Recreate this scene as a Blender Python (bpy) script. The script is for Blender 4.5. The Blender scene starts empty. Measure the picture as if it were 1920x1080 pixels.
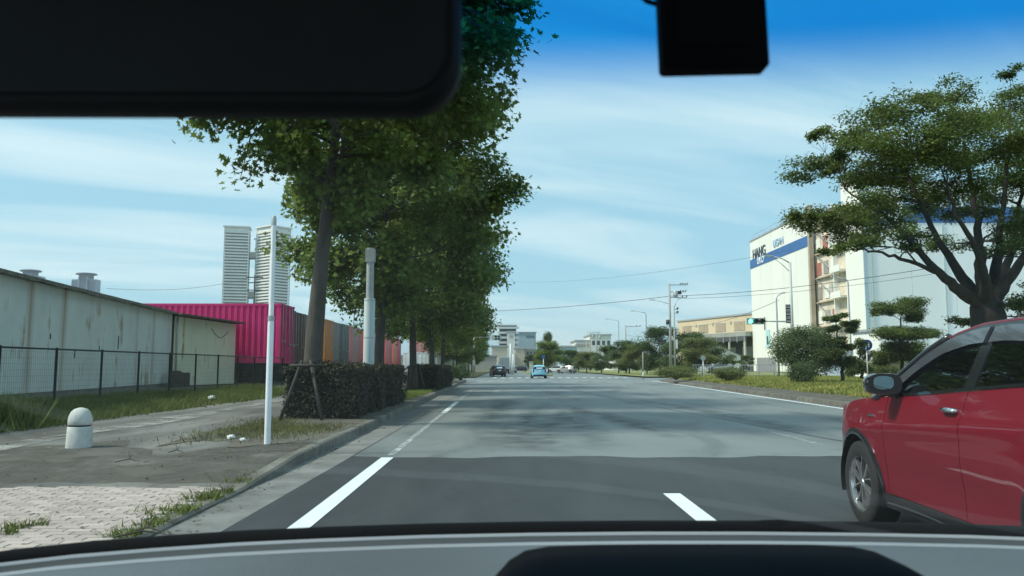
import bpy, bmesh, math, random
import numpy as np
from mathutils import Vector, Matrix

random.seed(7)
RNG = np.random.default_rng(7)
S = bpy.context.scene
COL = S.collection
R = math.radians

# ------------------------------------------------------------------ camera
F = 1480.0                      # focal length in pixels of a 1920 wide picture
CAM_Z = 1.26
PITCH = math.atan(148.0 / F)
YAW = -math.atan(10.0 / F)
cam_data = bpy.data.cameras.new('camera')
cam_data.sensor_width = 36.0
cam_data.lens = F / 1920.0 * 36.0
cam_data.clip_start = 0.02
cam_data.clip_end = 20000.0
cam_data.dof.use_dof = True
cam_data.dof.focus_distance = 40.0
cam_data.dof.aperture_fstop = 11.0
cam = bpy.data.objects.new('camera', cam_data)
cam.location = (0, 0, CAM_Z)
cam.rotation_euler = (math.pi / 2 + PITCH, 0, YAW)
COL.objects.link(cam)
S.camera = cam

# ------------------------------------------------------------------ sky and sun
SUN_TO = Vector((-0.65, -0.13, 0.74)).normalized()      # direction towards the sun
SUN_EL = math.asin(SUN_TO.z)
SUN_AZ = math.atan2(SUN_TO.x, SUN_TO.y)
w = bpy.data.worlds.new('World')
S.world = w
w.use_nodes = True
nt = w.node_tree
nt.nodes.clear()
n_out = nt.nodes.new('ShaderNodeOutputWorld')
n_bg = nt.nodes.new('ShaderNodeBackground')
n_bg.inputs['Strength'].default_value = 0.15
n_sky = nt.nodes.new('ShaderNodeTexSky')
n_sky.sky_type = 'NISHITA'
n_sky.sun_disc = False
n_sky.sun_elevation = SUN_EL
n_sky.sun_rotation = SUN_AZ
n_sky.air_density = 1.0
n_sky.dust_density = 0.8
n_sky.ozone_density = 1.6
# thin cirrus: noise on the view direction projected on a high flat layer
tc = nt.nodes.new('ShaderNodeTexCoord')
sep = nt.nodes.new('ShaderNodeSeparateXYZ')
nt.links.new(tc.outputs['Generated'], sep.inputs[0])
def wmath(op, a, b=None, c=None):
    n = nt.nodes.new('ShaderNodeMath'); n.operation = op
    for i, v in enumerate((a, b, c)):
        if v is None: continue
        if isinstance(v, (int, float)): n.inputs[i].default_value = v
        else: nt.links.new(v, n.inputs[i])
    return n.outputs[0]
zz = wmath('ADD', wmath('MAXIMUM', sep.outputs['Z'], 0.0), 0.16)
cx = wmath('DIVIDE', sep.outputs['X'], zz)
cy = wmath('DIVIDE', sep.outputs['Y'], zz)
comb = nt.nodes.new('ShaderNodeCombineXYZ')
nt.links.new(wmath('MULTIPLY', cx, 0.55), comb.inputs[0])
nt.links.new(wmath('ADD', wmath('MULTIPLY', cy, 1.35), wmath('MULTIPLY', cx, -0.45)), comb.inputs[1])
nz = nt.nodes.new('ShaderNodeTexNoise')
nz.inputs['Scale'].default_value = 1.15
nz.inputs['Detail'].default_value = 7.0
nz.inputs['Roughness'].default_value = 0.52
nz.inputs['Distortion'].default_value = 0.55
nt.links.new(comb.outputs[0], nz.inputs['Vector'])
cr = nt.nodes.new('ShaderNodeValToRGB')
cr.color_ramp.elements[0].position = 0.42; cr.color_ramp.elements[0].color = (0.02, 0.02, 0.02, 1)
cr.color_ramp.elements[1].position = 0.74; cr.color_ramp.elements[1].color = (0.85, 0.85, 0.85, 1)
nt.links.new(nz.outputs['Fac'], cr.inputs[0])
veil = nt.nodes.new('ShaderNodeMix'); veil.data_type = 'RGBA'      # even high thin cloud over the clear sky
veil.inputs['Factor'].default_value = 0.86
nt.links.new(n_sky.outputs[0], veil.inputs['A'])
veil.inputs['B'].default_value = (1.5, 2.7, 3.32, 1)
mixc = nt.nodes.new('ShaderNodeMix'); mixc.data_type = 'RGBA'
nt.links.new(cr.outputs[0], mixc.inputs['Factor'])
nt.links.new(veil.outputs['Result'], mixc.inputs['A'])
mixc.inputs['B'].default_value = (4.0, 4.4, 4.5, 1)
nt.links.new(mixc.outputs['Result'], n_bg.inputs['Color'])
nt.links.new(n_bg.outputs[0], n_out.inputs['Surface'])

sun_data = bpy.data.lights.new('sun', 'SUN')
sun_data.energy = 2.6
sun_data.angle = R(8.0)
sun_data.color = (1.0, 0.91, 0.76)
sun = bpy.data.objects.new('sun', sun_data)
sun.rotation_euler = (-SUN_TO).to_track_quat('-Z', 'Y').to_euler()
sun.location = SUN_TO * 200
COL.objects.link(sun)

vs = S.view_settings
vs.view_transform = 'Standard'
vs.look = 'None'
vs.exposure = 0.78
vs.gamma = 1.0
vs.use_curve_mapping = False
S.render.engine = 'CYCLES'
S.cycles.use_denoising = True
S.cycles.max_bounces = 6
S.cycles.diffuse_bounces = 3
S.cycles.glossy_bounces = 3
S.cycles.transparent_max_bounces = 16
S.cycles.caustics_reflective = False
S.cycles.caustics_refractive = False

# ------------------------------------------------------------------ pixel helpers (used to measure real positions)
CMAT = cam.rotation_euler.to_matrix()
def ray(px, py):
    return CMAT @ Vector(((px - 960.0), (540.0 - py), -F))
def G(px, py, z=0.0):
    d = ray(px, py); t = (z - CAM_Z) / d.z
    return Vector((d.x * t, d.y * t, z))
def P(px, py, y):
    d = ray(px, py); t = y / d.y
    return Vector((d.x * t, y, CAM_Z + d.z * t))

# ------------------------------------------------------------------ materials
MATS = {}
def nodes_of(m):
    m.use_nodes = True
    t = m.node_tree
    return t, t.nodes['Principled BSDF']
def mat(name, col, rough=0.7, metal=0.0, var=0.12, scale=3.0, bump=0.0, bscale=40.0, spec=0.5, coat=0.0, island=0.0, objrand=0.0, stretch=None, emis=None, transl=0.0, detail=5.0, alpha=None):
    if name in MATS: return MATS[name]
    m = bpy.data.materials.new(name)
    t, b = nodes_of(m)
    L = t.links.new
    c = (col[0], col[1], col[2], 1)
    b.inputs['Base Color'].default_value = c
    b.inputs['Roughness'].default_value = rough
    b.inputs['Metallic'].default_value = metal
    b.inputs['Specular IOR Level'].default_value = spec
    if coat:
        b.inputs['Coat Weight'].default_value = coat
        b.inputs['Coat Roughness'].default_value = 0.03
    src = None
    if var > 0 or bump > 0:
        tcn = t.nodes.new('ShaderNodeTexCoord')
        vec = tcn.outputs['Object']
        if stretch:
            mp = t.nodes.new('ShaderNodeMapping'); mp.inputs['Scale'].default_value = stretch
            L(vec, mp.inputs[0]); vec = mp.outputs[0]
    if var > 0:
        no = t.nodes.new('ShaderNodeTexNoise')
        no.inputs['Scale'].default_value = scale; no.inputs['Detail'].default_value = detail
        no.inputs['Roughness'].default_value = 0.62
        L(vec, no.inputs['Vector'])
        mr = t.nodes.new('ShaderNodeMapRange')
        mr.inputs['From Min'].default_value = 0.28; mr.inputs['From Max'].default_value = 0.72
        mr.inputs['To Min'].default_value = 1 - var; mr.inputs['To Max'].default_value = 1 + var
        L(no.outputs['Fac'], mr.inputs['Value'])
        hv = t.nodes.new('ShaderNodeHueSaturation'); hv.inputs['Color'].default_value = c
        L(mr.outputs[0], hv.inputs['Value'])
        src = hv
    if island > 0 or objrand > 0:
        rn = t.nodes.new('ShaderNodeNewGeometry').outputs['Random Per Island'] if island > 0 else t.nodes.new('ShaderNodeObjectInfo').outputs['Random']
        a = island or objrand
        mr2 = t.nodes.new('ShaderNodeMapRange')
        mr2.inputs['To Min'].default_value = 1 - a; mr2.inputs['To Max'].default_value = 1 + a
        L(rn, mr2.inputs['Value'])
        h2 = t.nodes.new('ShaderNodeHueSaturation'); h2.inputs['Color'].default_value = c
        if src: L(src.outputs[0], h2.inputs['Color'])
        L(mr2.outputs[0], h2.inputs['Value'])
        mr3 = t.nodes.new('ShaderNodeMapRange')
        mr3.inputs['To Min'].default_value = 0.5 - a * 0.055; mr3.inputs['To Max'].default_value = 0.5 + a * 0.04
        L(rn, mr3.inputs['Value']); L(mr3.outputs[0], h2.inputs['Hue'])
        src = h2
    if src: L(src.outputs[0], b.inputs['Base Color'])
    if bump > 0:
        nb = t.nodes.new('ShaderNodeTexNoise'); nb.inputs['Scale'].default_value = bscale; nb.inputs['Detail'].default_value = 4
        L(vec, nb.inputs['Vector'])
        bp = t.nodes.new('ShaderNodeBump'); bp.inputs['Strength'].default_value = bump; bp.inputs['Distance'].default_value = 0.02
        L(nb.outputs['Fac'], bp.inputs['Height']); L(bp.outputs[0], b.inputs['Normal'])
    if emis:
        b.inputs['Emission Color'].default_value = (emis[0], emis[1], emis[2], 1)
        b.inputs['Emission Strength'].default_value = emis[3]
    if transl > 0:
        tr = t.nodes.new('ShaderNodeBsdfTranslucent')
        if src: L(src.outputs[0], tr.inputs['Color'])
        else: tr.inputs['Color'].default_value = c
        mx = t.nodes.new('ShaderNodeMixShader'); mx.inputs[0].default_value = transl
        out = t.nodes['Material Output']
        L(b.outputs[0], mx.inputs[1]); L(tr.outputs[0], mx.inputs[2]); L(mx.outputs[0], out.inputs['Surface'])
    MATS[name] = m
    return m

def glass_mat(name, col, rough=0.02, fac=0.5, tint=(0.5, 0.55, 0.55)):
    """thin pane: part mirror, part see-through"""
    m = bpy.data.materials.new(name); t, b = nodes_of(m)
    t.nodes.remove(b)
    g = t.nodes.new('ShaderNodeBsdfGlossy'); g.inputs['Roughness'].default_value = rough; g.inputs['Color'].default_value = (*col, 1)
    tr = t.nodes.new('ShaderNodeBsdfTransparent'); tr.inputs['Color'].default_value = (*tint, 1)
    fr = t.nodes.new('ShaderNodeFresnel'); fr.inputs['IOR'].default_value = 1.5
    ma = t.nodes.new('ShaderNodeMath'); ma.operation = 'MULTIPLY'; ma.inputs[1].default_value = fac
    mx = t.nodes.new('ShaderNodeMixShader')
    t.links.new(fr.outputs[0], ma.inputs[0]); t.links.new(ma.outputs[0], mx.inputs[0])
    t.links.new(tr.outputs[0], mx.inputs[1]); t.links.new(g.outputs[0], mx.inputs[2])
    t.links.new(mx.outputs[0], t.nodes['Material Output'].inputs['Surface'])
    MATS[name] = m
    return m

# ------------------------------------------------------------------ mesh builder
class MB:
    def __init__(s): s.v = []; s.f = []
    def add(s, vs, fs):
        o = len(s.v); s.v.extend([tuple(p) for p in vs]); s.f.extend([tuple(i + o for i in q) for q in fs]); return s
    def boxm(s, a, b):
        x0, y0, z0 = a; x1, y1, z1 = b
        return s.add([(x0,y0,z0),(x1,y0,z0),(x1,y1,z0),(x0,y1,z0),(x0,y0,z1),(x1,y0,z1),(x1,y1,z1),(x0,y1,z1)],
                     [(0,3,2,1),(4,5,6,7),(0,1,5,4),(1,2,6,5),(2,3,7,6),(3,0,4,7)])
    def box(s, c, d, rz=0.0, rx=0.0, ry=0.0):
        M = Matrix.Translation(c) @ Matrix.Rotation(rz, 4, 'Z') @ Matrix.Rotation(ry, 4, 'Y') @ Matrix.Rotation(rx, 4, 'X')
        h = [(sx*d[0]/2, sy*d[1]/2, sz*d[2]/2) for sz in (-1,1) for sx, sy in ((-1,-1),(1,-1),(1,1),(-1,1))]
        return s.add([M @ Vector(p) for p in h], [(0,3,2,1),(4,5,6,7),(0,1,5,4),(1,2,6,5),(2,3,7,6),(3,0,4,7)])
    def bar(s, p, q, wd, th):
        p, q = Vector(p), Vector(q); d = (q - p)
        return s._frame(p, q, wd, th)
    def _frame(s, p, q, wd, th):
        d = (q - p).normalized()
        u = d.cross(Vector((0,0,1)))
        if u.length < 1e-4: u = Vector((1,0,0))
        u.normalize(); v = u.cross(d)
        pts = []
        for e in (p, q):
            for a, b in ((-1,-1),(1,-1),(1,1),(-1,1)): pts.append(e + u*a*wd/2 + v*b*th/2)
        return s.add(pts, [(0,3,2,1),(4,5,6,7),(0,1,5,4),(1,2,6,5),(2,3,7,6),(3,0,4,7)])
    def tube(s, pts, rad, n=8, cap=True):
        pts = [Vector(p) for p in pts]
        if not isinstance(rad, (list, tuple)): rad = [rad] * len(pts)
        rings = []; u = None
        for i, p in enumerate(pts):
            d = (pts[min(i+1, len(pts)-1)] - pts[max(i-1, 0)])
            if d.length < 1e-9: d = Vector((0,0,1))
            d.normalize()
            if u is None:
                u = d.cross(Vector((0,0,1)) if abs(d.z) < 0.9 else Vector((1,0,0)))
            u = (u - d * u.dot(d)); u.normalize(); v = d.cross(u)
            rings.append([p + (u*math.cos(2*math.pi*k/n) + v*math.sin(2*math.pi*k/n)) * rad[i] for k in range(n)])
        vs = [q for r_ in rings for q in r_]; fs = []
        for i in range(len(pts)-1):
            for k in range(n):
                a = i*n+k; b = i*n+(k+1)%n
                fs.append((a, b, b+n, a+n))
        if cap:
            fs.append(tuple(range(n-1, -1, -1))); fs.append(tuple((len(pts)-1)*n + k for k in range(n)))
        return s.add(vs, fs)
    def cyl(s, p, q, r0, r1=None, n=12): return s.tube([p, q], [r0, r0 if r1 is None else r1], n)
    def lathe(s, prof, n=24, axis='Z', c=(0,0,0)):
        vs = []; fs = []
        for r_, h in prof:
            for k in range(n):
                a = 2*math.pi*k/n
                if axis == 'Z': vs.append((c[0]+r_*math.cos(a), c[1]+r_*math.sin(a), c[2]+h))
                else: vs.append((c[0]+h, c[1]+r_*math.cos(a), c[2]+r_*math.sin(a)))
        for i in range(len(prof)-1):
            for k in range(n):
                a = i*n+k; b = i*n+(k+1)%n
                fs.append((a, b, b+n, a+n))
        return s.add(vs, fs)
    def prism(s, poly, h0, h1, f):
        """poly: 2-D outline; f(u,v,h) gives the 3-D point"""
        n = len(poly)
        vs = [f(u, v, h0) for u, v in poly] + [f(u, v, h1) for u, v in poly]
        fs = [tuple(range(n-1, -1, -1)), tuple(range(n, 2*n))] + [(i, (i+1)%n, (i+1)%n+n, i+n) for i in range(n)]
        return s.add(vs, fs)
    def grid(s, rows):
        n = len(rows[0]); vs = [p for r_ in rows for p in r_]
        return s.add(vs, [(i*n+j, i*n+j+1, (i+1)*n+j+1, (i+1)*n+j) for i in range(len(rows)-1) for j in range(n-1)])
    def mesh(s, name, m=None, smooth=False):
        me = bpy.data.meshes.new(name); me.from_pydata(s.v, [], s.f); me.update()
        if m: me.materials.append(m)
        if smooth:
            me.polygons.foreach_set('use_smooth', [True]*len(me.polygons))
        return me
    def build(s, name, m, parent=None, smooth=False, loc=None, sharp=None):
        me = s.mesh(name, m, smooth)
        if sharp is not None:
            me.set_sharp_from_angle(angle=R(sharp))
        return link(name, me, parent, loc)

def link(name, me, parent=None, loc=None):
    o = bpy.data.objects.new(name, me); COL.objects.link(o)
    if parent: o.parent = parent
    if loc is not None: o.location = loc
    return o
def tag(o, label=None, cat=None, group=None, kind=None):
    if label: o['label'] = label
    if cat: o['category'] = cat
    if group: o['group'] = group
    if kind: o['kind'] = kind
    return o
def thing(name, label, cat, loc=(0,0,0), rz=0.0, group=None):
    o = bpy.data.objects.new(name, None); COL.objects.link(o)
    o.empty_display_size = 0.1
    o.location = loc; o.rotation_euler = (0,0,rz)
    return tag(o, label, cat, group)
def struct(name, mb, m, smooth=False):
    o = mb.build(name, m, None, smooth); o['kind'] = 'structure'; return o
def copy_tree(o, parent=None):
    c = o.copy(); COL.objects.link(c); c.parent = parent
    for ch in list(o.children): copy_tree(ch, c)
    return c
def text_mesh(txt, size, depth):
    cu = bpy.data.curves.new('lettering', 'FONT'); cu.body = txt; cu.size = size; cu.extrude = depth
    cu.align_x = 'CENTER'; cu.align_y = 'CENTER'
    o = bpy.data.objects.new('lettering', cu); COL.objects.link(o)
    me = bpy.data.meshes.new_from_object(o)
    bpy.data.objects.remove(o); bpy.data.curves.remove(cu)
    return me
def lerp(a, b, t): return a + (b - a) * t
def interp(x, pts):
    xs = [p[0] for p in pts]; ys = [p[1] for p in pts]
    if xs[0] > xs[-1]: xs = xs[::-1]; ys = ys[::-1]
    return float(np.interp(x, xs, ys))

# leaf scatter: many small faces in one mesh, numpy for speed
LEAF_STAR = (np.array([(0,-0.1),(0.18,0.05),(0.5,0.0),(0.3,0.28),(0.42,0.66),(0.14,0.5),(0,0.95),(-0.14,0.5),(-0.42,0.66),(-0.3,0.28),(-0.5,0.0),(-0.18,0.05)]), None)
LEAF_OVAL = (np.array([(0,0),(0.26,0.3),(0.2,0.72),(0,1.0),(-0.2,0.72),(-0.26,0.3)]), None)
LEAF_DIAM = (np.array([(0,0),(0.24,0.45),(0,1.0),(-0.24,0.45)]), None)
LEAF_NEEDLE = (np.array([(-0.07,0),(0.07,0),(0.0,1.0)]), None)
def leaf_mesh(name, centers, normals, size, tmpl, m, jitter=0.6, var=0.35, updir=None):
    T = tmpl[0]; k = len(T); n = len(centers)
    c = np.asarray(centers, dtype=np.float64)
    nn = np.asarray(normals, dtype=np.float64) + RNG.normal(0, jitter, (n, 3))
    nn /= np.linalg.norm(nn, axis=1, keepdims=True) + 1e-9
    if updir is None: d = RNG.normal(0, 1, (n, 3))
    else: d = np.asarray(updir) + RNG.normal(0, 0.3, (n, 3))
    u = d - nn * np.sum(d * nn, axis=1, keepdims=True)
    u /= np.linalg.norm(u, axis=1, keepdims=True) + 1e-9
    v = np.cross(nn, u)
    sz = (np.asarray(size) * (1 + RNG.uniform(-var, var, n)))[:, None, None]
    cup = 0.22 * (np.abs(T[:, 0]) ** 1.0)
    P3 = c[:, None, :] + sz * (T[None, :, 0, None] * v[:, None, :] + T[None, :, 1, None] * u[:, None, :] + cup[None, :, None] * nn[:, None, :])
    me = bpy.data.meshes.new(name)
    me.vertices.add(n * k); me.vertices.foreach_set('co', P3.reshape(-1).astype(np.float32))
    me.loops.add(n * k); me.loops.foreach_set('vertex_index', np.arange(n * k, dtype=np.int32))
    me.polygons.add(n); me.polygons.foreach_set('loop_start', np.arange(0, n * k, k, dtype=np.int32))
    me.update(calc_edges=True); me.validate()
    if m: me.materials.append(m)
    return me

# ================================================================== SETTING
def XK(y):   # foot of the left kerb
    return interp(y, [(-30,-2.62),(6,-2.62),(15,-2.72),(40,-3.15),(69,-3.5),(75,-3.6)])
def XR(y):   # right edge of the carriageway
    return 9.0 + 0.0635 * y
ys_list = [-20,-10,-4,0,2,4,5,6,7,8,9,10,11,12,13,14,15,17,19,22,25,28,32,36,40,45,50,55,60,66,72]

def asphalt(name, base, dark, light, sc=0.35, grain=0.35, rough=0.75):
    m = bpy.data.materials.new(name); t, b = nodes_of(m); L = t.links.new
    tcn = t.nodes.new('ShaderNodeTexCoord')
    mp = t.nodes.new('ShaderNodeMapping'); mp.inputs['Scale'].default_value = (1.0, 0.28, 1.0)
    L(tcn.outputs['Object'], mp.inputs[0])
    n1 = t.nodes.new('ShaderNodeTexNoise'); n1.inputs['Scale'].default_value = sc * 2; n1.inputs['Detail'].default_value = 6; n1.inputs['Distortion'].default_value = 0.8
    L(mp.outputs[0], n1.inputs['Vector'])
    r1 = t.nodes.new('ShaderNodeValToRGB'); e = r1.color_ramp.elements
    e[0].position = 0.30; e[0].color = (*dark, 1); e[1].position = 0.74; e[1].color = (*light, 1)
    x = r1.color_ramp.elements.new(0.48); x.color = (*base, 1)
    L(n1.outputs['Fac'], r1.inputs[0])
    n2 = t.nodes.new('ShaderNodeTexNoise'); n2.inputs['Scale'].default_value = 90; n2.inputs['Detail'].default_value = 3
    L(tcn.outputs['Object'], n2.inputs['Vector'])
    mr = t.nodes.new('ShaderNodeMapRange'); mr.inputs['From Min'].default_value = .3; mr.inputs['From Max'].default_value = .7
    mr.inputs['To Min'].default_value = 1 - grain; mr.inputs['To Max'].default_value = 1 + grain
    L(n2.outputs['Fac'], mr.inputs['Value'])
    hs = t.nodes.new('ShaderNodeHueSaturation'); L(r1.outputs[0], hs.inputs['Color']); L(mr.outputs[0], hs.inputs['Value'])
    # thin cracks
    vo = t.nodes.new('ShaderNodeTexVoronoi'); vo.feature = 'DISTANCE_TO_EDGE'; vo.inputs['Scale'].default_value = 0.22
    nw = t.nodes.new('ShaderNodeTexNoise'); nw.inputs['Scale'].default_value = 1.6; nw.inputs['Detail'].default_value = 4
    L(tcn.outputs['Object'], nw.inputs['Vector'])
    ad = t.nodes.new('ShaderNodeVectorMath'); ad.operation = 'ADD'
    L(tcn.outputs['Object'], ad.inputs[0]); L(nw.outputs['Color'], ad.inputs[1]); L(ad.outputs[0], vo.inputs['Vector'])
    ck = t.nodes.new('ShaderNodeMapRange'); ck.inputs['From Max'].default_value = 0.006; ck.inputs['To Min'].default_value = 0.72; ck.inputs['To Max'].default_value = 1.0
    L(vo.outputs['Distance'], ck.inputs['Value'])
    h2 = t.nodes.new('ShaderNodeHueSaturation'); L(hs.outputs[0], h2.inputs['Color']); L(ck.outputs[0], h2.inputs['Value'])
    L(h2.outputs[0], b.inputs['Base Color'])
    b.inputs['Roughness'].default_value = rough
    bp = t.nodes.new('ShaderNodeBump'); bp.inputs['Strength'].default_value = 0.25; bp.inputs['Distance'].default_value = 0.006
    L(n2.outputs['Fac'], bp.inputs['Height']); L(bp.outputs[0], b.inputs['Normal'])
    MATS[name] = m
    return m
A_OLD = asphalt('asphalt_old', (0.165,0.185,0.185), (0.095,0.108,0.11), (0.20,0.22,0.22), rough=0.62)
A_NEW = asphalt('asphalt_new', (0.036,0.041,0.045), (0.029,0.033,0.037), (0.045,0.051,0.055), sc=0.8, grain=0.22, rough=0.7)
A_PATH = asphalt('asphalt_path', (0.112,0.110,0.102), (0.072,0.068,0.060), (0.22,0.215,0.20), sc=0.5, grain=0.25, rough=0.8)
M_CONC = mat('concrete', (0.36,0.37,0.35), 0.85, var=0.25, scale=4, bump=0.3, bscale=60)
M_GUTTER = mat('gutter_concrete', (0.17,0.173,0.168), 0.85, var=0.4, scale=1.8, bump=0.3, bscale=50)
M_KERB = mat('kerb_concrete', (0.145,0.14,0.122), 0.9, var=0.45, scale=3, bump=0.4, bscale=50, objrand=0.14)
M_DIRT_SHADE = mat('dirt_and_shade', (0.10,0.092,0.075), 0.95, var=0.4, scale=1.5, bump=0.5, bscale=30)  # bare soil; also colours the painted shade strip on the right verge
M_PAINT = mat('road_paint', (0.72,0.78,0.80), 0.6, var=0.08, scale=8)
M_GRASSGROUND = mat('grass_soil', (0.105,0.105,0.052), 0.95, var=0.45, scale=0.9, bump=0.5, bscale=25)
M_LOT = mat('lot_ground', (0.13,0.125,0.11), 0.95, var=0.35, scale=0.7, bump=0.3, bscale=20)

def worn_paint(name, keep, col=(0.50,0.54,0.55), sc=7):
    m = bpy.data.materials.new(name); t, b = nodes_of(m); L = t.links.new
    b.inputs['Base Color'].default_value = (*col,1); b.inputs['Roughness'].default_value = 0.8
    tcn = t.nodes.new('ShaderNodeTexCoord'); n = t.nodes.new('ShaderNodeTexNoise'); n.inputs['Scale'].default_value = sc; n.inputs['Detail'].default_value = 8; n.inputs['Roughness'].default_value = 0.7
    L(tcn.outputs['Object'], n.inputs['Vector'])
    mr = t.nodes.new('ShaderNodeMapRange'); mr.inputs['From Min'].default_value = 0.5 - keep - .08; mr.inputs['From Max'].default_value = 0.5 - keep + .14
    L(n.outputs['Fac'], mr.inputs['Value'])
    mx = t.nodes.new('ShaderNodeMixShader'); tr = t.nodes.new('ShaderNodeBsdfTransparent')
    L(mr.outputs[0], mx.inputs[0]); L(tr.outputs[0], mx.inputs[1]); L(b.outputs[0], mx.inputs[2])
    L(mx.outputs[0], t.nodes['Material Output'].inputs['Surface'])
    return m
M_WORN = worn_paint('road_paint_worn', 0.02)
M_DUST = worn_paint('path_dust', 0.04, (.30,.30,.285), 1.3)
M_MUD = worn_paint('path_mud', 0.05, (.092,.085,.072), .8)
M_WORN2 = worn_paint('road_paint_faint', -0.03)

# the ground sheet to the horizon
struct('ground', MB().add([(-4000,-200,-0.06),(4000,-200,-0.06),(4000,9000,-0.06),(-4000,9000,-0.06)], [(0,1,2,3)]), M_LOT)
# carriageway
rows = [[Vector((lerp(XK(y)-0.02, XR(y)+0.3, s_), y, 0.0)) for s_ in (0,.25,.5,.75,1)] for y in ys_list]
rd = MB().grid(rows)
rd.add([(-11,72,0),(33.5,72,0),(33.5,92,0),(-11,92,0)], [(0,1,2,3)])          # cross street
rd.add([(-3.6,92,0),(16,92,0),(18,420,0),(-5,420,0)], [(0,1,2,3)])
struct('road', rd, A_OLD)
# the newer, darker surfacing near the car: an overlay with an uneven far edge
edge = []
xx = -2.18
while xx <= 10.2:
    edge.append((xx, 11.25 + 0.09*math.sin(xx*1.9) + 0.05*math.sin(xx*5.3+1) + 0.03*random.uniform(-1,1), 0.006)); xx += 0.16
n_e = len(edge)
vs_ = [(p[0], -20, 0.006) for p in edge] + edge
lip = [(p[0], p[1]+0.03, 0.0005) for p in edge]
ov = MB().add(vs_ + lip, [(i, i+1, n_e+i+1, n_e+i) for i in range(n_e-1)] + [(n_e+i, n_e+i+1, 2*n_e+i+1, 2*n_e+i) for i in range(n_e-1)])
struct('road_resurfacing', ov, A_NEW)
# lane joint in the old surfacing: a raised darker seam
seam = MB()
pts = [(5.95,11.3),(5.6,15),(5.0,22),(4.4,30),(3.9,40),(3.4,52)]
M_SEAM = mat('seam_tar', (0.06,0.065,0.07), 0.6, var=0.3, scale=3)
l_, r_ = [], []
for i in range(60):
    y = lerp(11.35, 52, (i/59)**1.5); x = interp(y, [(p[1], p[0]) for p in pts]) + 0.03*math.sin(y*2.1)
    wd = 0.03 + 0.025*random.random()
    l_.append(Vector((x-wd, y, 0.004))); r_.append(Vector((x+wd, y, 0.004)))
seam.grid([l_, r_][::-1])
struct('road_seam', seam, M_SEAM)

# dark tyre smears polished into the old surfacing
def stain_mat():
    m = bpy.data.materials.new('tyre_stain'); t, b = nodes_of(m); L = t.links.new
    b.inputs['Base Color'].default_value = (.075,.086,.090,1); b.inputs['Roughness'].default_value = .65
    at = t.nodes.new('ShaderNodeAttribute'); at.attribute_name = 'fade'
    tcn = t.nodes.new('ShaderNodeTexCoord'); n = t.nodes.new('ShaderNodeTexNoise'); n.inputs['Scale'].default_value = 1.6; n.inputs['Detail'].default_value = 6
    L(tcn.outputs['Object'], n.inputs['Vector'])
    mr = t.nodes.new('ShaderNodeMapRange'); mr.inputs['From Min'].default_value = .35; mr.inputs['From Max'].default_value = .65; L(n.outputs['Fac'], mr.inputs['Value'])
    mu = t.nodes.new('ShaderNodeMath'); mu.operation = 'MULTIPLY'; L(at.outputs['Fac'], mu.inputs[0]); L(mr.outputs[0], mu.inputs[1])
    mx = t.nodes.new('ShaderNodeMixShader'); tr = t.nodes.new('ShaderNodeBsdfTransparent')
    L(mu.outputs[0], mx.inputs[0]); L(tr.outputs[0], mx.inputs[1]); L(b.outputs[0], mx.inputs[2]); L(mx.outputs[0], t.nodes['Material Output'].inputs['Surface'])
    return m
M_STAIN = stain_mat(); n_sm = 0
for pl_, wd_ in (([(1005,853),(990,820),(985,795),(1000,772),(1040,752)],.42),([(1040,851),(1028,822),(1030,798),(1052,776),(1100,757)],.36),([(955,848),(948,815),(950,790)],.5),([(1120,838),(1098,806),(1080,784),(1075,766)],.45),([(1065,760),(1120,776),(1200,800),(1300,832)],.5),([(1180,748),(1290,765),(1420,790),(1560,822)],.5),([(905,800),(930,770),(960,748)],.5)):
    q_ = [G(px,py) for px,py in pl_]; fine_ = []
    for a_, b_ in zip(q_[:-1], q_[1:]): fine_ += [(lerp(a_.x,b_.x,k/6), lerp(a_.y,b_.y,k/6)) for k in range(6)]
    if fine_[0][1] > fine_[-1][1]: fine_ = fine_[::-1]
    rows_ = [[], [], []]; fd_ = [[], [], []]; n_ = len(fine_); z_ = .0016 + .0003*n_sm; n_sm += 1
    for k, (x, y) in enumerate(fine_):
        e_ = math.sin(math.pi*k/(n_-1))
        for q, off in enumerate((1,0,-1)):
            rows_[q].append(Vector((x+off*wd_*1.15, y, z_))); fd_[q].append(0 if off else .62*e_**.7)
    o = struct('tyre_smear', MB().grid(rows_), M_STAIN)
    at_ = o.data.attributes.new('fade', 'FLOAT', 'POINT'); at_.data.foreach_set('value', [v for r_ in fd_ for v in r_])
# painted markings, each a sheet of its own
def stripe(name, pl, wd, m, z=0.010):
    a = [Vector((x-wd/2, y, z)) for x, y in pl]; b = [Vector((x+wd/2, y, z)) for x, y in pl]
    return struct(name, MB().grid([b, a]), m)
XL = lambda y: interp(y, [(-10,-1.60),(6,-1.62),(12,-1.66),(30,-1.80),(70,-2.1)])
stripe('lane_line', [(XL(y), y) for y in (-8,-4,0,3,5,7,9,11.15)], 0.17, M_PAINT)
stripe('lane_line_worn', [(XL(y), y) for y in (11.5,14,17,20,22)], 0.10, M_WORN, 0.005)
stripe('lane_line_worn', [(XL(y), y) for y in (22.1,25,29)], 0.15, M_PAINT, 0.005)
stripe('lane_line_worn', [(XL(y), y) for y in (30,36,42,52,68)], 0.13, M_WORN2, 0.005)
stripe('lane_dash', [(1.62,3.2),(1.63,5.3),(1.64,8.0)], 0.17, M_PAINT)
for y0 in (-9, 18, 28, 38, 48, 58):
    stripe('lane_dash_worn', [(1.66,y0),(1.68,y0+4.5)], 0.13, M_WORN2 if y0 > 0 else M_PAINT, 0.011 if y0 < 0 else 0.005)
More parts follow.
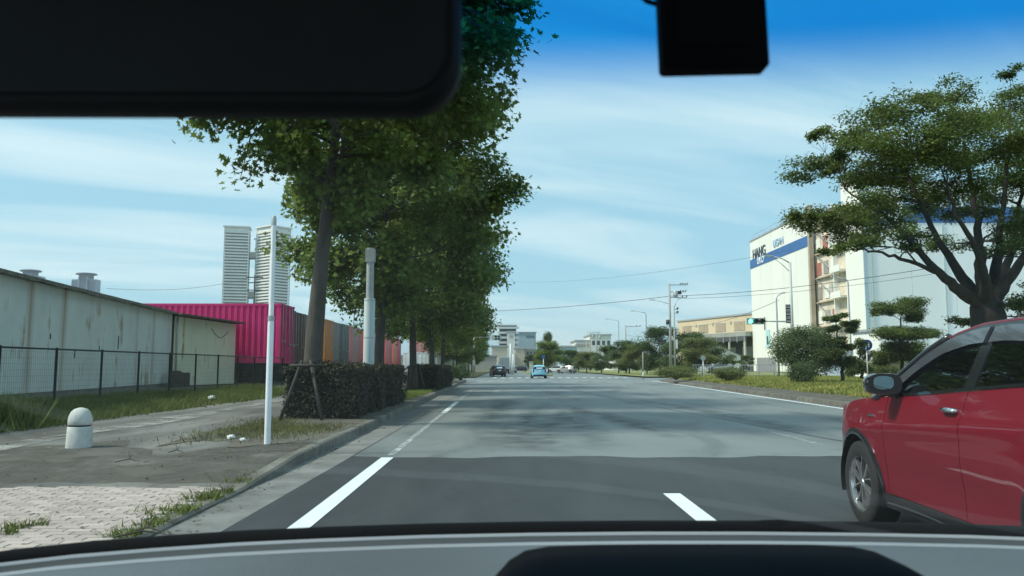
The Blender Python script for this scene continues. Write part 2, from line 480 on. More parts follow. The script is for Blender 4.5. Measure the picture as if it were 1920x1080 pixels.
for x0 in (4.95, 8.1):
    for y0 in (-8, 2, 13, 24, 34, 45, 56):
        if y0 < 11 and x0 < 8: continue
        stripe('lane_dash_worn', [(x0+y0*0.012,y0),(x0+y0*0.012+.05,y0+4.0)], 0.12, M_WORN2, 0.011 if y0 < 11 else 0.005)
for i in range(19):
    x0 = -2.6 + i*0.95
    struct('crosswalk_stripe', MB().add([(x0,69.6,.005),(x0+.45,69.6,.005),(x0+.45,73.0,.005),(x0,73.0,.005)], [(0,1,2,3)]), M_WORN)
for i in range(17):
    x0 = -1.6 + i*0.95
    struct('crosswalk_stripe', MB().add([(x0,91,.005),(x0+.45,91,.005),(x0+.45,94.2,.005),(x0,94.2,.005)], [(0,1,2,3)]), M_PAINT)
struct('stop_line', MB().add([(-2.6,66.8,.005),(3.3,66.8,.005),(3.3,67.3,.005),(-2.6,67.3,.005)], [(0,1,2,3)]), M_WORN)
ar = MB()   # lane arrow
ar.add([(-0.62,38.2,.005),(-0.44,38.2,.005),(-0.44,41.5,.005),(-0.62,41.5,.005)], [(0,1,2,3)])
ar.add([(-0.95,41.5,.005),(-0.12,41.5,.005),(-0.53,43.6,.005)], [(0,1,2)])
ar.add([(-0.44,38.9,.005),(0.0,40.0,.005),(0.0,40.5,.005),(-0.44,39.5,.005)], [(0,1,2,3)])
struct('lane_arrow', ar, M_WORN)
stripe('edge_line', [(XR(y)-0.35, y) for y in (-8,0,6,12,18,24,32,40,50,60,72)], 0.17, M_PAINT, 0.005)

# gutter
struct('gutter', MB().grid([[Vector((-2.18 if y < 40 else XK(y)+.5, y, 0.008)) for y in ys_list], [Vector((XK(y), y, 0.012)) for y in ys_list]]), M_GUTTER)

# left footway: low at the crossing near the car, stepping up to full kerb height
def ZW(y): return interp(y, [(-30,0.05),(8.2,0.05),(10.2,0.15),(12,0.16),(80,0.16)])
ft = MB().grid([[Vector((lerp(XK(y)-0.15, -8.7, s_), y, ZW(y)-0.004)) for s_ in (1,.75,.5,.25,0)] for y in ys_list if y <= 72])
struct('footpath', ft, A_PATH)
# dusty wheel track and muddy film lying on the path, bare soil strip along the kerb
def ribbon(name, pl, wd, m, dz):
    l_, r_ = [], []
    for k, (x, y) in enumerate(pl):
        a = pl[max(k-1,0)]; b = pl[min(k+1,len(pl)-1)]; d = Vector((b[0]-a[0], b[1]-a[1])).normalized(); nx, ny = d.y, -d.x
        ww = wd*(0.75+0.35*math.sin(k*1.7))
        l_.append(Vector((x-nx*ww/2, y-ny*ww/2, ZW(y)+dz))); r_.append(Vector((x+nx*ww/2, y+ny*ww/2, ZW(y)+dz)))
    return struct(name, MB().grid([r_, l_]), m)
tk = [G(px,py,.155) for px,py in ((-260,868),(-60,846),(60,828),(160,812),(260,797),(340,783),(420,769),(490,757),(545,747))]
ribbon('path_dust_track', [(p.x,p.y) for p in tk], .75, M_DUST, .004)
mudrows = []
for t_ in (0,.15,.3,.45,.6,.75,.9,1):
    rw = []
    for k in range(29):
        s_ = 1-k/28; yb = 8.36+.10*math.sin(k*1.9)+.06*math.sin(k*4.1); yt = 11.2+.8*math.sin(k*.55+1)+.3*math.sin(k*1.7); y = lerp(yb,yt,t_)
        rw.append(Vector((lerp(-9.6,XK(y)-.17,s_), y, ZW(y)+.0025)))
    mudrows.append(rw)
struct('path_mud', MB().grid([r_[::-1] for r_ in mudrows]), M_MUD)
sl = MB().grid([[Vector((lerp(XK(y)-0.15, -4.95+.12*math.sin(y*1.3), s_), y+(.55*math.sin(s_*9+1)+.2*math.sin(s_*23) if y < 11.7 else 0), ZW(y)+.004+(.02*(s_*(1-s_)) if y > 13 else 0))) for s_ in [1-q/12 for q in range(13)]] for y in [11.6+.8*k for k in range(74)]])
struct('planting_strip', sl, M_DIRT_SHADE)
kerb = bpy.data.objects.new('kerb', None); COL.objects.link(kerb); tag(kerb, kind='structure')
y = -2.0
while y < 68:
    ln = 0.6 if y < 30 else 2.0
    y1 = y + ln - 0.012
    b_ = MB(); z0, z1 = ZW(y), ZW(y1)
    xa, xb = XK(y), XK(y1); dz = random.uniform(-.004, .004); dx = random.uniform(-.006,.006)
    xa += dx; xb += dx
    v = [(xa,y,-.03),(xa,y1,-.03),(xa-.15,y1,-.03),(xa-.15,y,-.03)]
    v += [(xa-.004,y,z0-.02+dz),(xb-.004,y1,z1-.02+dz),(xb-.15,y1,z1+dz),(xa-.15,y,z0+dz),(xa-.03,y,z0+dz),(xb-.03,y1,z1+dz)]
    b_.add(v, [(0,1,5,4),(4,5,9,8),(8,9,6,7),(7,6,2,3),(0,4,8,7,3),(1,2,6,9,5)])
    b_.build('kerb_stone', M_KERB, kerb)
    y += ln

# block paving of the crossing: single bricks nearest, the rest joined
pav = struct('brick_paving', MB().add([(-9.5,2.0,0.030),(XK(6)-.15,2.0,0.030),(XK(8)-.15,8.35,0.030),(-9.5,8.35,0.030)], [(0,1,2,3)]), mat('paving_sand', (0.09,0.085,0.07), 0.95, var=0.3, scale=8))
M_BRICK = mat('paving_brick', (0.42,0.355,0.325), 0.85, var=0.16, scale=2.0, bump=0.35, bscale=60, objrand=0.17)
M_BRICKI = mat('paving_brick_joined', (0.42,0.355,0.325), 0.85, var=0.16, scale=2.0, bump=0.35, bscale=60, island=0.17)
BL, BW = 0.205, 0.105
def brick_mb():
    b_ = MB(); x, y_, c = BL/2-.0032, BW/2-.0085, 0.005
    b_.add([(-x,-y_,0),(x,-y_,0),(x,y_,0),(-x,y_,0),(-x,-y_,.022),(x,-y_,.022),(x,y_,.022),(-x,y_,.022),(-x+c,-y_+c,.028),(x-c,-y_+c,.028),(x-c,y_-c,.028),(-x+c,y_-c,.028)],
           [(0,1,5,4),(1,2,6,5),(2,3,7,6),(3,0,4,7),(4,5,9,8),(5,6,10,9),(6,7,11,10),(7,4,8,11),(8,9,10,11)])
    return b_
bme = brick_mb().mesh('brick', M_BRICK)
spots = []
r0 = 0; yy = 2.6
while yy < 8.32:
    x = XK(yy) - 0.15 - BL/2 - 0.006 - (BL/2 if r0 % 2 else 0)
    while x > -9.3:
        spots.append((x, yy)); x -= BL
    yy += BW; r0 += 1
def inview(x, y):
    px = 950 + x/y*F; py = 688 + (CAM_Z-.05)/y*F
    return px > -40 and py < 1075 - px*0.10 + 10
vis = [s_ for s_ in spots if inview(*s_)]
vis.sort(key=lambda s_: s_[0]**2 + s_[1]**2)
near = set(vis[:300])
rest = MB()
for x, y in spots:
    dz = random.uniform(-.0025,.0025); tx = random.uniform(-.005,.005); ty = random.uniform(-.008,.008); rz = random.uniform(-.012,.012)
    if (x, y) in near:
        o = link('brick', bme, pav, (x, y, 0.024+dz)); o.rotation_euler = (ty, tx, rz)
    else:
        t_ = brick_mb(); rest.add([(p[0]+x, p[1]+y, p[2]+0.024+dz+p[0]*tx+p[1]*ty) for p in t_.v], t_.f)
tag(rest.build('brick_field', M_BRICKI, pav), kind='stuff')

# grass bank and raised lot behind it
ZL = 0.42
bank = MB().grid([[Vector((lerp(-8.65,-11.2,s_), y, lerp(0.155,ZL,s_**0.8) + (0.02*math.sin(y*1.7+s_*9) if 0 < s_ < 1 else 0))) for s_ in (1,.8,.6,.4,.2,0)] for y in [2+0.7*k for k in range(100)]])
struct('grass_bank', bank, M_GRASSGROUND)
struct('container_lot', MB().add([(-160,2,ZL),(-11.15,2,ZL),(-11.15,150,ZL),(-160,150,ZL),(-11.15,2,0),(-11.15,150,0),(-160,150,0)], [(0,1,2,3),(1,4,5,2),(2,5,6,3)]), M_LOT)
# ground left beyond the cross street
struct('verge', MB().add([(-11.1,92,.15),(-3.6,92,.15),(-5,420,.15),(-60,420,.15),(-3.6,92,0),(-5,420,0)], [(0,1,2,3),(1,4,5,2)]), M_GRASSGROUND)

# right verge: kerb, grass, path
rk = bpy.data.objects.new('right_kerb', None); COL.objects.link(rk); tag(rk, kind='structure')
y = -4
while y < 70:
    b_ = MB(); y1 = y + 1.98
    a, b2 = XR(y), XR(y1)
    b_.add([(a,y,-.02),(b2,y1,-.02),(b2+.18,y1,-.02),(a+.18,y,-.02),(a+.02,y,.15),(b2+.02,y1,.15),(b2+.18,y1,.16),(a+.18,y,.16)], [(0,4,5,1),(4,7,6,5),(7,3,2,6),(0,3,7,4),(1,5,6,2)])
    b_.build('kerb_stone', M_KERB, rk); y += 2.0
M_VERGE = mat('verge_grass', (0.20,0.215,0.07), 0.95, var=0.4, scale=0.6, bump=0.4, bscale=20)
def ZV(x, y):
    s_ = (x - XR(y) - .18)
    return 0.15 + min(max(s_,0)*0.10, 0.25)
vg = MB().grid([[Vector((XR(y)+.18+e, y, ZV(XR(y)+.18+e, y))) for e in (0,.5,1,1.5,2.5,4,8,14,26)] for y in [y_ for y_ in ys_list if y_ < 72]][::-1])
struct('median_verge', vg, M_VERGE)
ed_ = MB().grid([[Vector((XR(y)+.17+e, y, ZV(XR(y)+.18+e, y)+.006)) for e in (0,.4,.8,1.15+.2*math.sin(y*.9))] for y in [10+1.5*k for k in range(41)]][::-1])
struct('verge_shade_edge', ed_, M_DIRT_SHADE)  # shadow beside the kerb painted as a dark strip on the verge
struct('right_footpath', MB().add([(24,14,.415),(27.0,14,.415),(30,71,.415),(26.5,71,.415)], [(0,1,2,3)]), M_CONC)
struct('verge_far_right', MB().add([(16,92,.15),(60,92,.15),(60,420,.15),(18,420,.15)], [(0,1,2,3)]), M_VERGE)
struct('warehouse_yard', MB().add([(34,-5,.30),(200,-5,.30),(200,420,.30),(60,420,.30),(60,92,.30),(34,92,.30)], [(0,1,2,3,4,5)]), M_CONC)

# ================================================================== VEGETATION
M_BARK = mat('bark', (0.075,0.066,0.058), 0.95, var=0.35, scale=6, bump=0.8, bscale=30, stretch=(1,1,.3))
M_BARK2 = mat('bark_dark', (0.045,0.041,0.037), 0.95, var=0.35, scale=6, bump=0.8, bscale=25, stretch=(1,1,.4))
M_LEAF = mat('leaf_broad', (0.15,0.215,0.052), 0.55, var=0.3, scale=0.8, island=0.35, transl=0.5, spec=0.3)
M_LEAF_Y = mat('leaf_broad_light', (0.185,0.24,0.05), 0.55, var=0.3, scale=0.8, island=0.35, transl=0.5, spec=0.3)  # lighter, yellower leaf copy; puts the sunlit look of crowns into colour
M_PINE = mat('leaf_pine', (0.12,0.165,0.045), 0.6, var=0.4, scale=0.7, island=0.4, transl=0.45, spec=0.25)
M_LEAF_D = mat('leaf_evergreen', (0.095,0.145,0.05), 0.55, var=0.3, scale=1.2, island=0.4, transl=0.45, spec=0.35)
M_LEAF_O = mat('leaf_olive', (0.16,0.19,0.062), 0.6, var=0.3, scale=0.5, island=0.35, transl=0.45, spec=0.25)
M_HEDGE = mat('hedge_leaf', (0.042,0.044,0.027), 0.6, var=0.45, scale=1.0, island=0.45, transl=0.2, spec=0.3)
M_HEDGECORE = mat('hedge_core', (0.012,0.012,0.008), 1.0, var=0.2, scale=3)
M_BLADE = mat('grass_blade', (0.20,0.25,0.06), 0.7, var=0.4, scale=0.7, island=0.35, transl=0.3, spec=0.2)
M_BLADE_DRY = mat('grass_blade_dry', (0.33,0.32,0.10), 0.8, var=0.35, scale=0.6, island=0.35, transl=0.3, spec=0.2)
M_WEED = mat('weed_blade', (0.14,0.175,0.05), 0.7, var=0.4, scale=1.2, island=0.35, transl=0.3, spec=0.2)

M_WEED2 = mat('weed_blade_dry', (0.15,0.15,0.055), 0.8, var=0.5, scale=1.5, island=0.45, transl=0.3, spec=0.2)
def unit(v): return v / (np.linalg.norm(v) + 1e-9)
def lump(rng, n=7):
    dirs = rng.normal(0,1,(n,3)); dirs /= np.linalg.norm(dirs,axis=1,keepdims=True)
    amp = rng.uniform(-0.26, 0.26, n)
    return lambda d: 1 + float(np.sum(amp * np.exp(-(1 - dirs @ d) * 5.0)))

def tree_meshes(seed, H, r0, bare, cc, cr_, n_limb, n_tip, per_tip, leaf, tmpl, lm, lean=(0,0), spread=0.27, bark=None, bot=0.25, flat=0.75):
    rng = np.random.default_rng(seed)
    cc = np.array(cc, float); cr_ = np.array(cr_, float)
    tr = MB(); nodes = []; nrad = []
    top = H * 0.88
    tp = []
    for i in range(12):
        t = i / 11
        tp.append(np.array([lean[0]*t**1.3 + 0.10*math.sin(t*5+seed)*t, lean[1]*t**1.3 + 0.10*math.cos(t*4+seed)*t, top*t]))
    rads = [r0*(1.35 if i == 0 else 1)*(1 - 0.86*(i/11)**0.9) for i in range(12)]
    tr.tube(tp, rads, 10)
    def trunk_at(h):
        t = min(max(h/top,0),1)*11; i = min(int(t),10); return lerp(tp[i], tp[i+1], t-i), lerp(rads[i], rads[i+1], t-i)
    lf = lump(rng)
    for i in range(8, 12): nodes.append(tp[i]); nrad.append(rads[i])
    for k in range(n_limb):
        f = (k + 0.5)/n_limb
        h = lerp(bare, top*0.93, f**0.85); a = k*2.399 + rng.uniform(-.4,.4)
        st, rr = trunk_at(h)
        el = lerp(0.15, 0.75, f) + rng.uniform(-.12,.12)
        d = np.array([math.cos(a)*math.cos(el), math.sin(a)*math.cos(el), math.sin(el)])
        # length to the crown shell from the start point
        ln = 0.3
        while ln < 12:
            q = (st + d*ln - cc)/cr_
            if np.linalg.norm(q) > 0.86*lf(unit(q)): break
            ln += 0.2
        pl = []; r_l = []
        side = np.array([-d[1], d[0], 0]); wob = rng.uniform(-.12,.12); droop = rng.uniform(-0.05,0.14)
        for j in range(7):
            t = j/6
            p = st + d*ln*t + side*ln*wob*math.sin(t*3) + np.array([0,0,ln*droop*(t*t - t)])
            pl.append(p); r_l.append(max(rr*0.5*(1-t*0.86), 0.012))
            if j >= 1: nodes.append(p); nrad.append(r_l[-1])
        tr.tube(pl, r_l, 6)
    N = np.array(nodes)
    lc, lnm = [], []
    cnt = 0
    while cnt < n_tip:
        if cnt % 9 == 0:
            while True:
                d = unit(rng.normal(0,1,3))
                if d[2] < -0.3 and rng.random() < bot: continue
                break
            rr = (0.40 + 0.62*rng.random()**0.5) * lf(d)
            bc = cc + d*cr_*rr; bdir = unit(d*np.array([1,1,.25]))
        p = bc + np.clip(rng.normal(0,1,3),-1.5,1.5)*np.array([.38,.38,.22]) + bdir*rng.uniform(-.55,.55)
        cnt += 0
        if p[2] < bare*0.75:
            cnt += 1; continue
        i = int(np.argmin(np.linalg.norm(N - p + np.array([0,0,0.3]), axis=1)))
        s0 = N[i]; L_ = np.linalg.norm(p - s0)
        mid = (s0+p)/2 + rng.normal(0,0.08*L_+.01,3) + np.array([0,0,0.08*L_])
        tr.tube([s0, mid, p], [min(nrad[i]*0.6,0.035), 0.016, 0.006], 4, cap=False)
        k = int(per_tip*rng.uniform(0.6,1.4))
        off = np.clip(rng.normal(0,1,(k,3)),-1.7,1.7)*np.array([spread,spread,spread*flat])
        t = rng.random(k)[:,None]**0.5
        base = mid + (p-mid)*t
        pos = base + off
        lc.append(pos)
        nm = np.tile(np.array([0,0,0.9]),(k,1)) + unit(p-cc)*0.5
        lnm.append(nm); cnt += 1
    lc = np.concatenate(lc); lnm = np.concatenate(lnm)
    crown = leaf_mesh('crown', lc, lnm, leaf, tmpl, lm, jitter=0.55)
    trunk = tr.mesh('trunk', bark or M_BARK, True)
    return trunk, crown

def plant_tree(name, label, cat, tm, loc, rz=0.0, sc=(1,1,1), group=None, crown_mat=None):
    t = thing(name, label, cat, loc, rz, group)
    t.scale = sc
    link('trunk', tm[0], t)
    c = link('crown', tm[1], t)
    if crown_mat:
        c.material_slots[0].link = 'OBJECT'; c.material_slots[0].material = crown_mat
    return t

# --- roadside trees on the left
TA = tree_meshes(11, 11.2, 0.235, 4.6, (0.95,-0.1,8.0), (3.8,3.4,3.3), 17, 540, 95, 0.15, LEAF_STAR, M_LEAF, lean=(0.6,0.0), spread=0.23)
TB = tree_meshes(12, 11.6, 0.20, 3.2, (0.95,0,7.5), (3.55,3.9,4.6), 18, 620, 85, 0.16, LEAF_STAR, M_LEAF, lean=(0.35,0.1), spread=0.30)
TC = tree_meshes(13, 10.5, 0.19, 3.0, (0.2,0,6.6), (3.6,3.9,4.2), 15, 460, 75, 0.18, LEAF_OVAL, M_LEAF, lean=(0.1,-0.1), spread=0.32)
grp = 'street trees along the left kerb'
plant_tree('street_tree', 'tall leafy street tree with leaning dark trunk, its foot propped in front of the hedge', 'tree', TA, (-4.25,17.3,0.16), R(0), group=grp)
plant_tree('street_tree', 'leafy street tree rising from the hedge just past the pale wrapped pole', 'tree', TB, (-4.3,26.6,0.16), R(20), group=grp)
plant_tree('street_tree', 'leafy street tree standing at the start of the second hedge', 'tree', TC, (-4.25,36.2,0.16), R(200), (1.0,1.0,1.06), group=grp)
plant_tree('street_tree', 'leafy street tree standing behind the second hedge', 'tree', TB, (-4.35,46.5,0.16), R(120), (.95,.95,.98), group=grp)
plant_tree('street_tree', 'sunlit street tree before the crossing beside the traffic signal', 'tree', TC, (-4.6,57,0.16), R(70), (0.95,.95,.96), group=grp, crown_mat=M_LEAF_Y)  # sunlit look comes from the lighter leaf colour
for i,(x_, y_) in enumerate(((-6.2,98),(-6.4,108),(-6.6,119),(-6.8,131),(-7,146),(-7.2,164),(-7.5,185))):
    plant_tree('street_tree', 'street tree in the row beyond the crossing on the container yard side', 'tree', (TC,TB)[i%2], (x_,y_,.15), R(50*i), (.85,.85,.72), group='street trees beyond the crossing', crown_mat=M_LEAF_Y if i % 3 == 1 else None)
# timber props at the first tree and the gap tree
M_PROP = mat('prop_wood', (0.05,0.048,0.044), 0.9, var=0.3, scale=6)
def props(x, y, label):
    t = thing('tree_prop', label, 'tree prop', (x,y,0.15))
    for dx, dy in ((-0.40,-0.35),(0.42,-0.42),(0.05,0.5)):
        b_ = MB(); b_.cyl((dx*1.1,dy*1.2,0),(dx*0.22,dy*0.3,1.25),0.038,0.034,8); b_.build('post', M_PROP, t, True)
    b_ = MB(); b_.cyl((-0.30,-0.28,1.14),(0.32,-0.30,1.14),0.03,0.03,8); b_.build('cross_bar', M_PROP, t, True)
    return t
props(-4.25,17.3-0.35,'weathered timber props with cross bar around the first street tree trunk')
props(-4.1,36.2,'thin timber props around the tree in the gap between the hedges')

# --- hedges
def hedge(label, x0, x1, y0, y1, h, n, leaf, seed, zb=0.16):
    rng = np.random.default_rng(seed)
    t = thing('hedge', label, 'hedge', ((x0+x1)/2, (y0+y1)/2, zb))
    a, b_ = (x1-x0)/2, (y1-y0)/2
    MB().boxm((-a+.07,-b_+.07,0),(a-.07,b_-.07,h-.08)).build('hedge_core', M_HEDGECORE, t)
    areas = np.array([2*a*2*b_, 2*a*h, 2*a*h*.4, 2*b_*h, 2*b_*h*.5]); pr = areas/areas.sum()
    pick = rng.choice(5, n, p=pr); u = rng.uniform(-1,1,n); v = rng.uniform(0,1,n)
    pos = np.zeros((n,3)); nm = np.zeros((n,3))
    for k, (f, g) in enumerate(((lambda u,v:(u*a,(2*v-1)*b_,h+0*u),(0,0,1)),(lambda u,v:(u*a,-b_+0*u,v*h),(0,-1,0)),(lambda u,v:(u*a,b_+0*u,v*h),(0,1,0)),(lambda u,v:(a+0*u,u*b_,v*h),(1,0,0)),(lambda u,v:(-a+0*u,u*b_,v*h),(-1,0,0)))):
        s_ = pick == k
        pos[s_] = np.stack(f(u[s_],v[s_]),1); nm[s_] = g
    bump_ = 0.085*np.sin(pos[:,1]*2.3+seed)*np.cos(pos[:,2]*3+pos[:,0]*2.5) + 0.03*np.sin(pos[:,1]*6+pos[:,2]*5)
    pos += nm*(bump_[:,None] + rng.normal(-0.03,0.035,(n,1)))
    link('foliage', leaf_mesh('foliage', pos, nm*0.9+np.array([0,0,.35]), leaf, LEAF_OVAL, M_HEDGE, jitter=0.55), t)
    return t
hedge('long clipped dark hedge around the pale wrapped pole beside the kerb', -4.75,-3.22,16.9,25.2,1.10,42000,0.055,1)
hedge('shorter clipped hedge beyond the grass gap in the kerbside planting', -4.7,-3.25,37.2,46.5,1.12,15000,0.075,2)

def shrub(name, label, loc, rx, ry, rz_, n, leaf, m, tmpl=LEAF_OVAL, seed=0, group=None, stem=0.12, cat='shrub', lift=0.45):
    rng = np.random.default_rng(seed+100)
    t = thing(name, label, cat, loc, 0, group)
    st = MB()
    for k in range(5):
        a = k*1.3+seed; st.tube([(0.05*math.cos(a),0.05*math.sin(a),-0.03),(rx*.3*math.cos(a),ry*.3*math.sin(a),rz_*.7),(rx*.55*math.cos(a),ry*.55*math.sin(a),rz_*1.3)],[stem*.4,stem*.25,.01],5)
    st.build('stem', M_BARK, t, True)
    d = rng.normal(0,1,(n,3)); d /= np.linalg.norm(d,axis=1,keepdims=True)
    lf = lump(rng, 9)
    k = 140; cd = rng.normal(0,1,(k,3)); cd /= np.linalg.norm(cd,axis=1,keepdims=True)
    cl = np.array([c*(0.45+.55*rng.random()**.5)*lf(c) for c in cd])
    idx = rng.integers(0,k,n)
    pos = cl[idx] + np.clip(rng.normal(0,0.14,(n,3)),-.26,.26)
    pos[:,2] = np.maximum(pos[:,2], -0.9)
    pos = pos*np.array([rx,ry,rz_]) + np.array([0,0,rz_*(1+lift)-rz_*lift*.6])
    link('foliage', leaf_mesh('foliage', pos, cl[idx]+np.array([0,0,.5]), leaf, tmpl, m, jitter=0.6), t)
    return t

# --- layered pine-like big tree on the right
def pad_tree(name, label, base, stems, pads, per_pad, leaf, m, seed, bark=M_BARK2, tmpl=LEAF_DIAM, cat='tree', stem_k=.74):
    """stems: list of polylines (local) with radii; pads: (x,y,z,rx,rz) foliage layers, each joined to the nearest stem point by a limb"""
    rng = np.random.default_rng(seed)
    t = thing(name, label, cat, base)
    tr = MB(); nodes = []; nr = []
    for pl, rd in stems:
        pl = [np.array(p,float) for p in pl]
        fine = []; fr = []
        for i in range(len(pl)-1):
            for k in range(5):
                s_ = k/5; fine.append(lerp(pl[i],pl[i+1],s_) + rng.normal(0,.03,3)*(1 if (i or k) else 0)); fr.append(lerp(rd[i],rd[i+1],s_))
        fine.append(pl[-1]); fr.append(rd[-1]); fr = [q*stem_k for q in fr]
        tr.tube(fine, fr, 9)
        nodes += fine[3:]; nr += fr[3:]
    N0 = np.array(nodes)
    lc, ln = [], []
    for (x,y,z,rx,rz_) in pads:
        c = np.array([x,y,z],float)
        dd = np.linalg.norm((N0-c)*np.array([1,1,1.0]),axis=1) + np.where(N0[:,2] > z-0.1, 1.5, 0)
        i = int(np.argmin(dd)); s0 = N0[i]; L_ = np.linalg.norm(c-s0)
        q = c - np.array([0,0,rz_*0.5])
        m1 = lerp(s0,q,0.35)+rng.normal(0,0.05*L_,3)+np.array([0,0,0.10*L_]); m2 = lerp(s0,q,0.7)+rng.normal(0,0.05*L_,3)+np.array([0,0,0.06*L_])
        r1 = min(nr[i]*0.55, 0.02+0.020*L_)
        tr.tube([s0,m1,m2,q],[r1,r1*.75,r1*.5,r1*.25],6)
        for k in range(5):
            a = rng.uniform(0,6.28); e = c+np.array([math.cos(a)*rx*.8, math.sin(a)*rx*.8, rng.uniform(-.1,.25)*rz_])
            tr.tube([m2,(m2+e)/2+rng.normal(0,.06,3),e],[r1*.4,r1*.25,.006],4,cap=False)
        n = int(per_pad*max(rx*rx,.38)); sub = max(4,int(7*rx*rx))
        sc_ = rng.normal(0,1,(sub,3)); sc_ /= np.linalg.norm(sc_,axis=1,keepdims=True)
        sc_ *= (rng.random((sub,1))**0.45); sc_[:,2] = sc_[:,2]*.8
        idx = rng.integers(0,sub,n)
        off = np.clip(rng.normal(0,1,(n,3)),-1.9,1.9)*np.array([.22,.22,.26])
        pos = c + (sc_[idx]+off)*np.array([rx,rx,rz_])
        lc.append(pos); ln.append(np.tile(np.array([0,0,1.0]),(n,1))+off*.6)
    link('trunk', tr.mesh('trunk', bark, True), t)
    link('crown', leaf_mesh('crown', np.concatenate(lc), np.concatenate(ln), leaf, tmpl, m, jitter=0.5), t)
    return t
# its layers were measured in the photograph as (x, y, half width) and given depths round the trunk
BD = 27.0
base = P(1850, 712, BD); base.z = 0.40
def loc_of(px, py, dy): 
    p = P(px, py, BD+dy); return (p.x-base.x, p.y-base.y, p.z-base.z)
raw = [(1503,402,18),(1535,398,32),(1562,415,28),(1585,398,30),(1540,250,26),(1590,262,48),(1640,225,55),(1700,205,60),(1660,275,60),(1745,180,42),(1800,170,48),(1810,215,60),
       (1885,140,26),(1905,170,34),(1870,220,60),(1590,300,46),(1620,335,50),(1700,300,60),(1560,318,22),(1760,270,70),(1830,290,70),(1895,270,60),(1900,330,60),
       (1640,385,52),(1590,405,40),(1700,370,60),(1770,350,60),(1835,365,50),(1600,455,38),(1660,430,48),(1560,470,18),(1625,465,34),(1720,440,40),(1700,465,22),(1575,295,24),
       (1955,250,80),(1970,340,80),(1950,430,70),(1910,470,40),(2030,300,90),(2050,400,80),(1940,180,60),(2000,210,70),(1908,568,34),(1806,602,30),(1960,560,60),(1925,590,32),(1880,410,40),(1745,300,50),(1680,335,46),(1790,240,50)]
rng_ = np.random.default_rng(5)
pads = []
for i, (px, py, hw) in enumerate(raw):
    dy = rng_.uniform(-3.0, 3.0) * (1.0 if px > 1620 else 0.55)
    x, y, z = loc_of(px, py, dy); rx = hw*1.18*BD/F
    pads.append((x, y, z, rx, max(0.20, rx*0.42)))
for k in range(16):      # the far side of the crown, partly hidden from here
    a = rng_.uniform(0.2, 2.9); r_ = rng_.uniform(2.5, 5.5)
    pads.append((math.cos(a)*r_, math.sin(a)*r_, rng_.uniform(4.8, 9.6), rng_.uniform(.8,1.3), .45))
st = lambda *q: [loc_of(px, py, dy) for px, py, dy in q]
fork = (1850,578,0)
stems = [
    ([(0,0,-.3),*st((1852,660,0),(1852,610,0),(1850,570,0),(1846,535,0))], [1.0,.86,.78,.70,.40]),
    ([*st(fork,(1840,520,0),(1838,460,0),(1828,380,.2),(1812,290,.4),(1800,215,.5))], [.40,.30,.20,.13,.08,.04]),
    ([*st(fork,(1800,545,-.4),(1752,505,-.6),(1700,440,-.8),(1640,390,-1),(1585,355,-1.2))], [.36,.26,.17,.12,.07,.03]),
    ([*st(fork,(1806,520,.5),(1762,455,.8),(1725,380,1.2),(1690,300,1.4),(1660,240,1.5))], [.34,.24,.15,.10,.07,.03]),
    ([*st(fork,(1864,520,.2),(1872,460,.2),(1880,390,.3),(1890,290,.4),(1895,190,.4))], [.36,.27,.18,.12,.08,.03]),
    ([*st(fork,(1888,530,-.5),(1925,470,-.7),(1965,400,-.9),(2010,320,-1))], [.36,.26,.16,.10,.04]),
    ([*st(fork,(1846,520,-1.0),(1830,465,-1.8),(1790,400,-2.4),(1770,330,-2.7))], [.32,.22,.13,.08,.03]),
    ([*st(fork,(1884,515,1.3),(1905,440,2.4),(1915,350,3.2),(1905,260,3.8))], [.32,.22,.13,.08,.03]),
    ([*st((1760,512,-.6),(1690,485,-.5),(1630,468,-.4),(1580,462,-.3))], [.11,.08,.05,.02]),
]
pad_tree('spreading_tree', 'large spreading tree with forked dark trunk and flat layered foliage behind the red car', base, stems, pads, 1500, 0.12, M_PINE, 21)

# --- cloud-pruned pines
def pruned(label, px, py_base, d, tops, seed, per=6000, group=None):
    b0 = P(px, py_base, d); b0.z = 0.38
    pads_ = []
    for (qx, qy, hw, hh) in tops:
        p = P(qx, qy, d + random.uniform(-.35,.35)*hw*d/F)
        pads_.append((p.x-b0.x, p.y-b0.y, p.z-b0.z, hw*d/F, hh*d/F))
    zt = max(p[2] for p in pads_)
    xt = [p for p in pads_ if p[2] == zt][0]
    stm = [([(0,0,-.1),(0.10,0,zt*.3),(-0.06+xt[0]*.3,0,zt*.6),(xt[0],xt[1],zt-.1)],[.14,.115,.08,.03])]
    o = pad_tree('pruned_pine', label, b0, stm, pads_, per, 0.115, M_PINE, seed, tmpl=LEAF_DIAM)
    if group: o['group'] = group
    return o
pruned('cloud-pruned pine with three wide flat foliage layers behind the red car mirror', 1692, 722, 44, [(1690,575,44,17),(1712,592,24,12),(1655,585,18,15),(1690,624,52,16),(1725,630,28,14),(1690,655,40,18),(1665,670,32,16),(1720,668,34,16)], 31)
pruned('slender cloud-pruned pine with small stepped layers next to the dense bush', 1578, 722, 42, [(1568,594,20,8),(1590,606,18,8),(1578,618,22,9),(1570,640,28,10),(1598,648,20,9),(1560,668,34,14),(1585,680,26,12)], 32)
pruned('low pine beside the blue round sign', 1615, 720, 52, [(1613,648,16,12),(1620,665,18,12),(1605,680,22,16),(1615,695,24,14)], 33)
c_ = P(1512, 724, 43)
shrub('dense_bush', 'large dense dark green bush in front of the signal pole', (c_.x,c_.y,.38), 1.85,1.6,1.45, 26000, 0.085, M_LEAF_D, seed=4, cat='bush', lift=0.55)
c_ = P(1505, 726, 40); shrub('small_bush', 'low dark bush at the foot of the large dense bush', (c_.x,c_.y,.38), .75,.6,.5, 4000, 0.07, M_LEAF_D, seed=6, cat='bush')
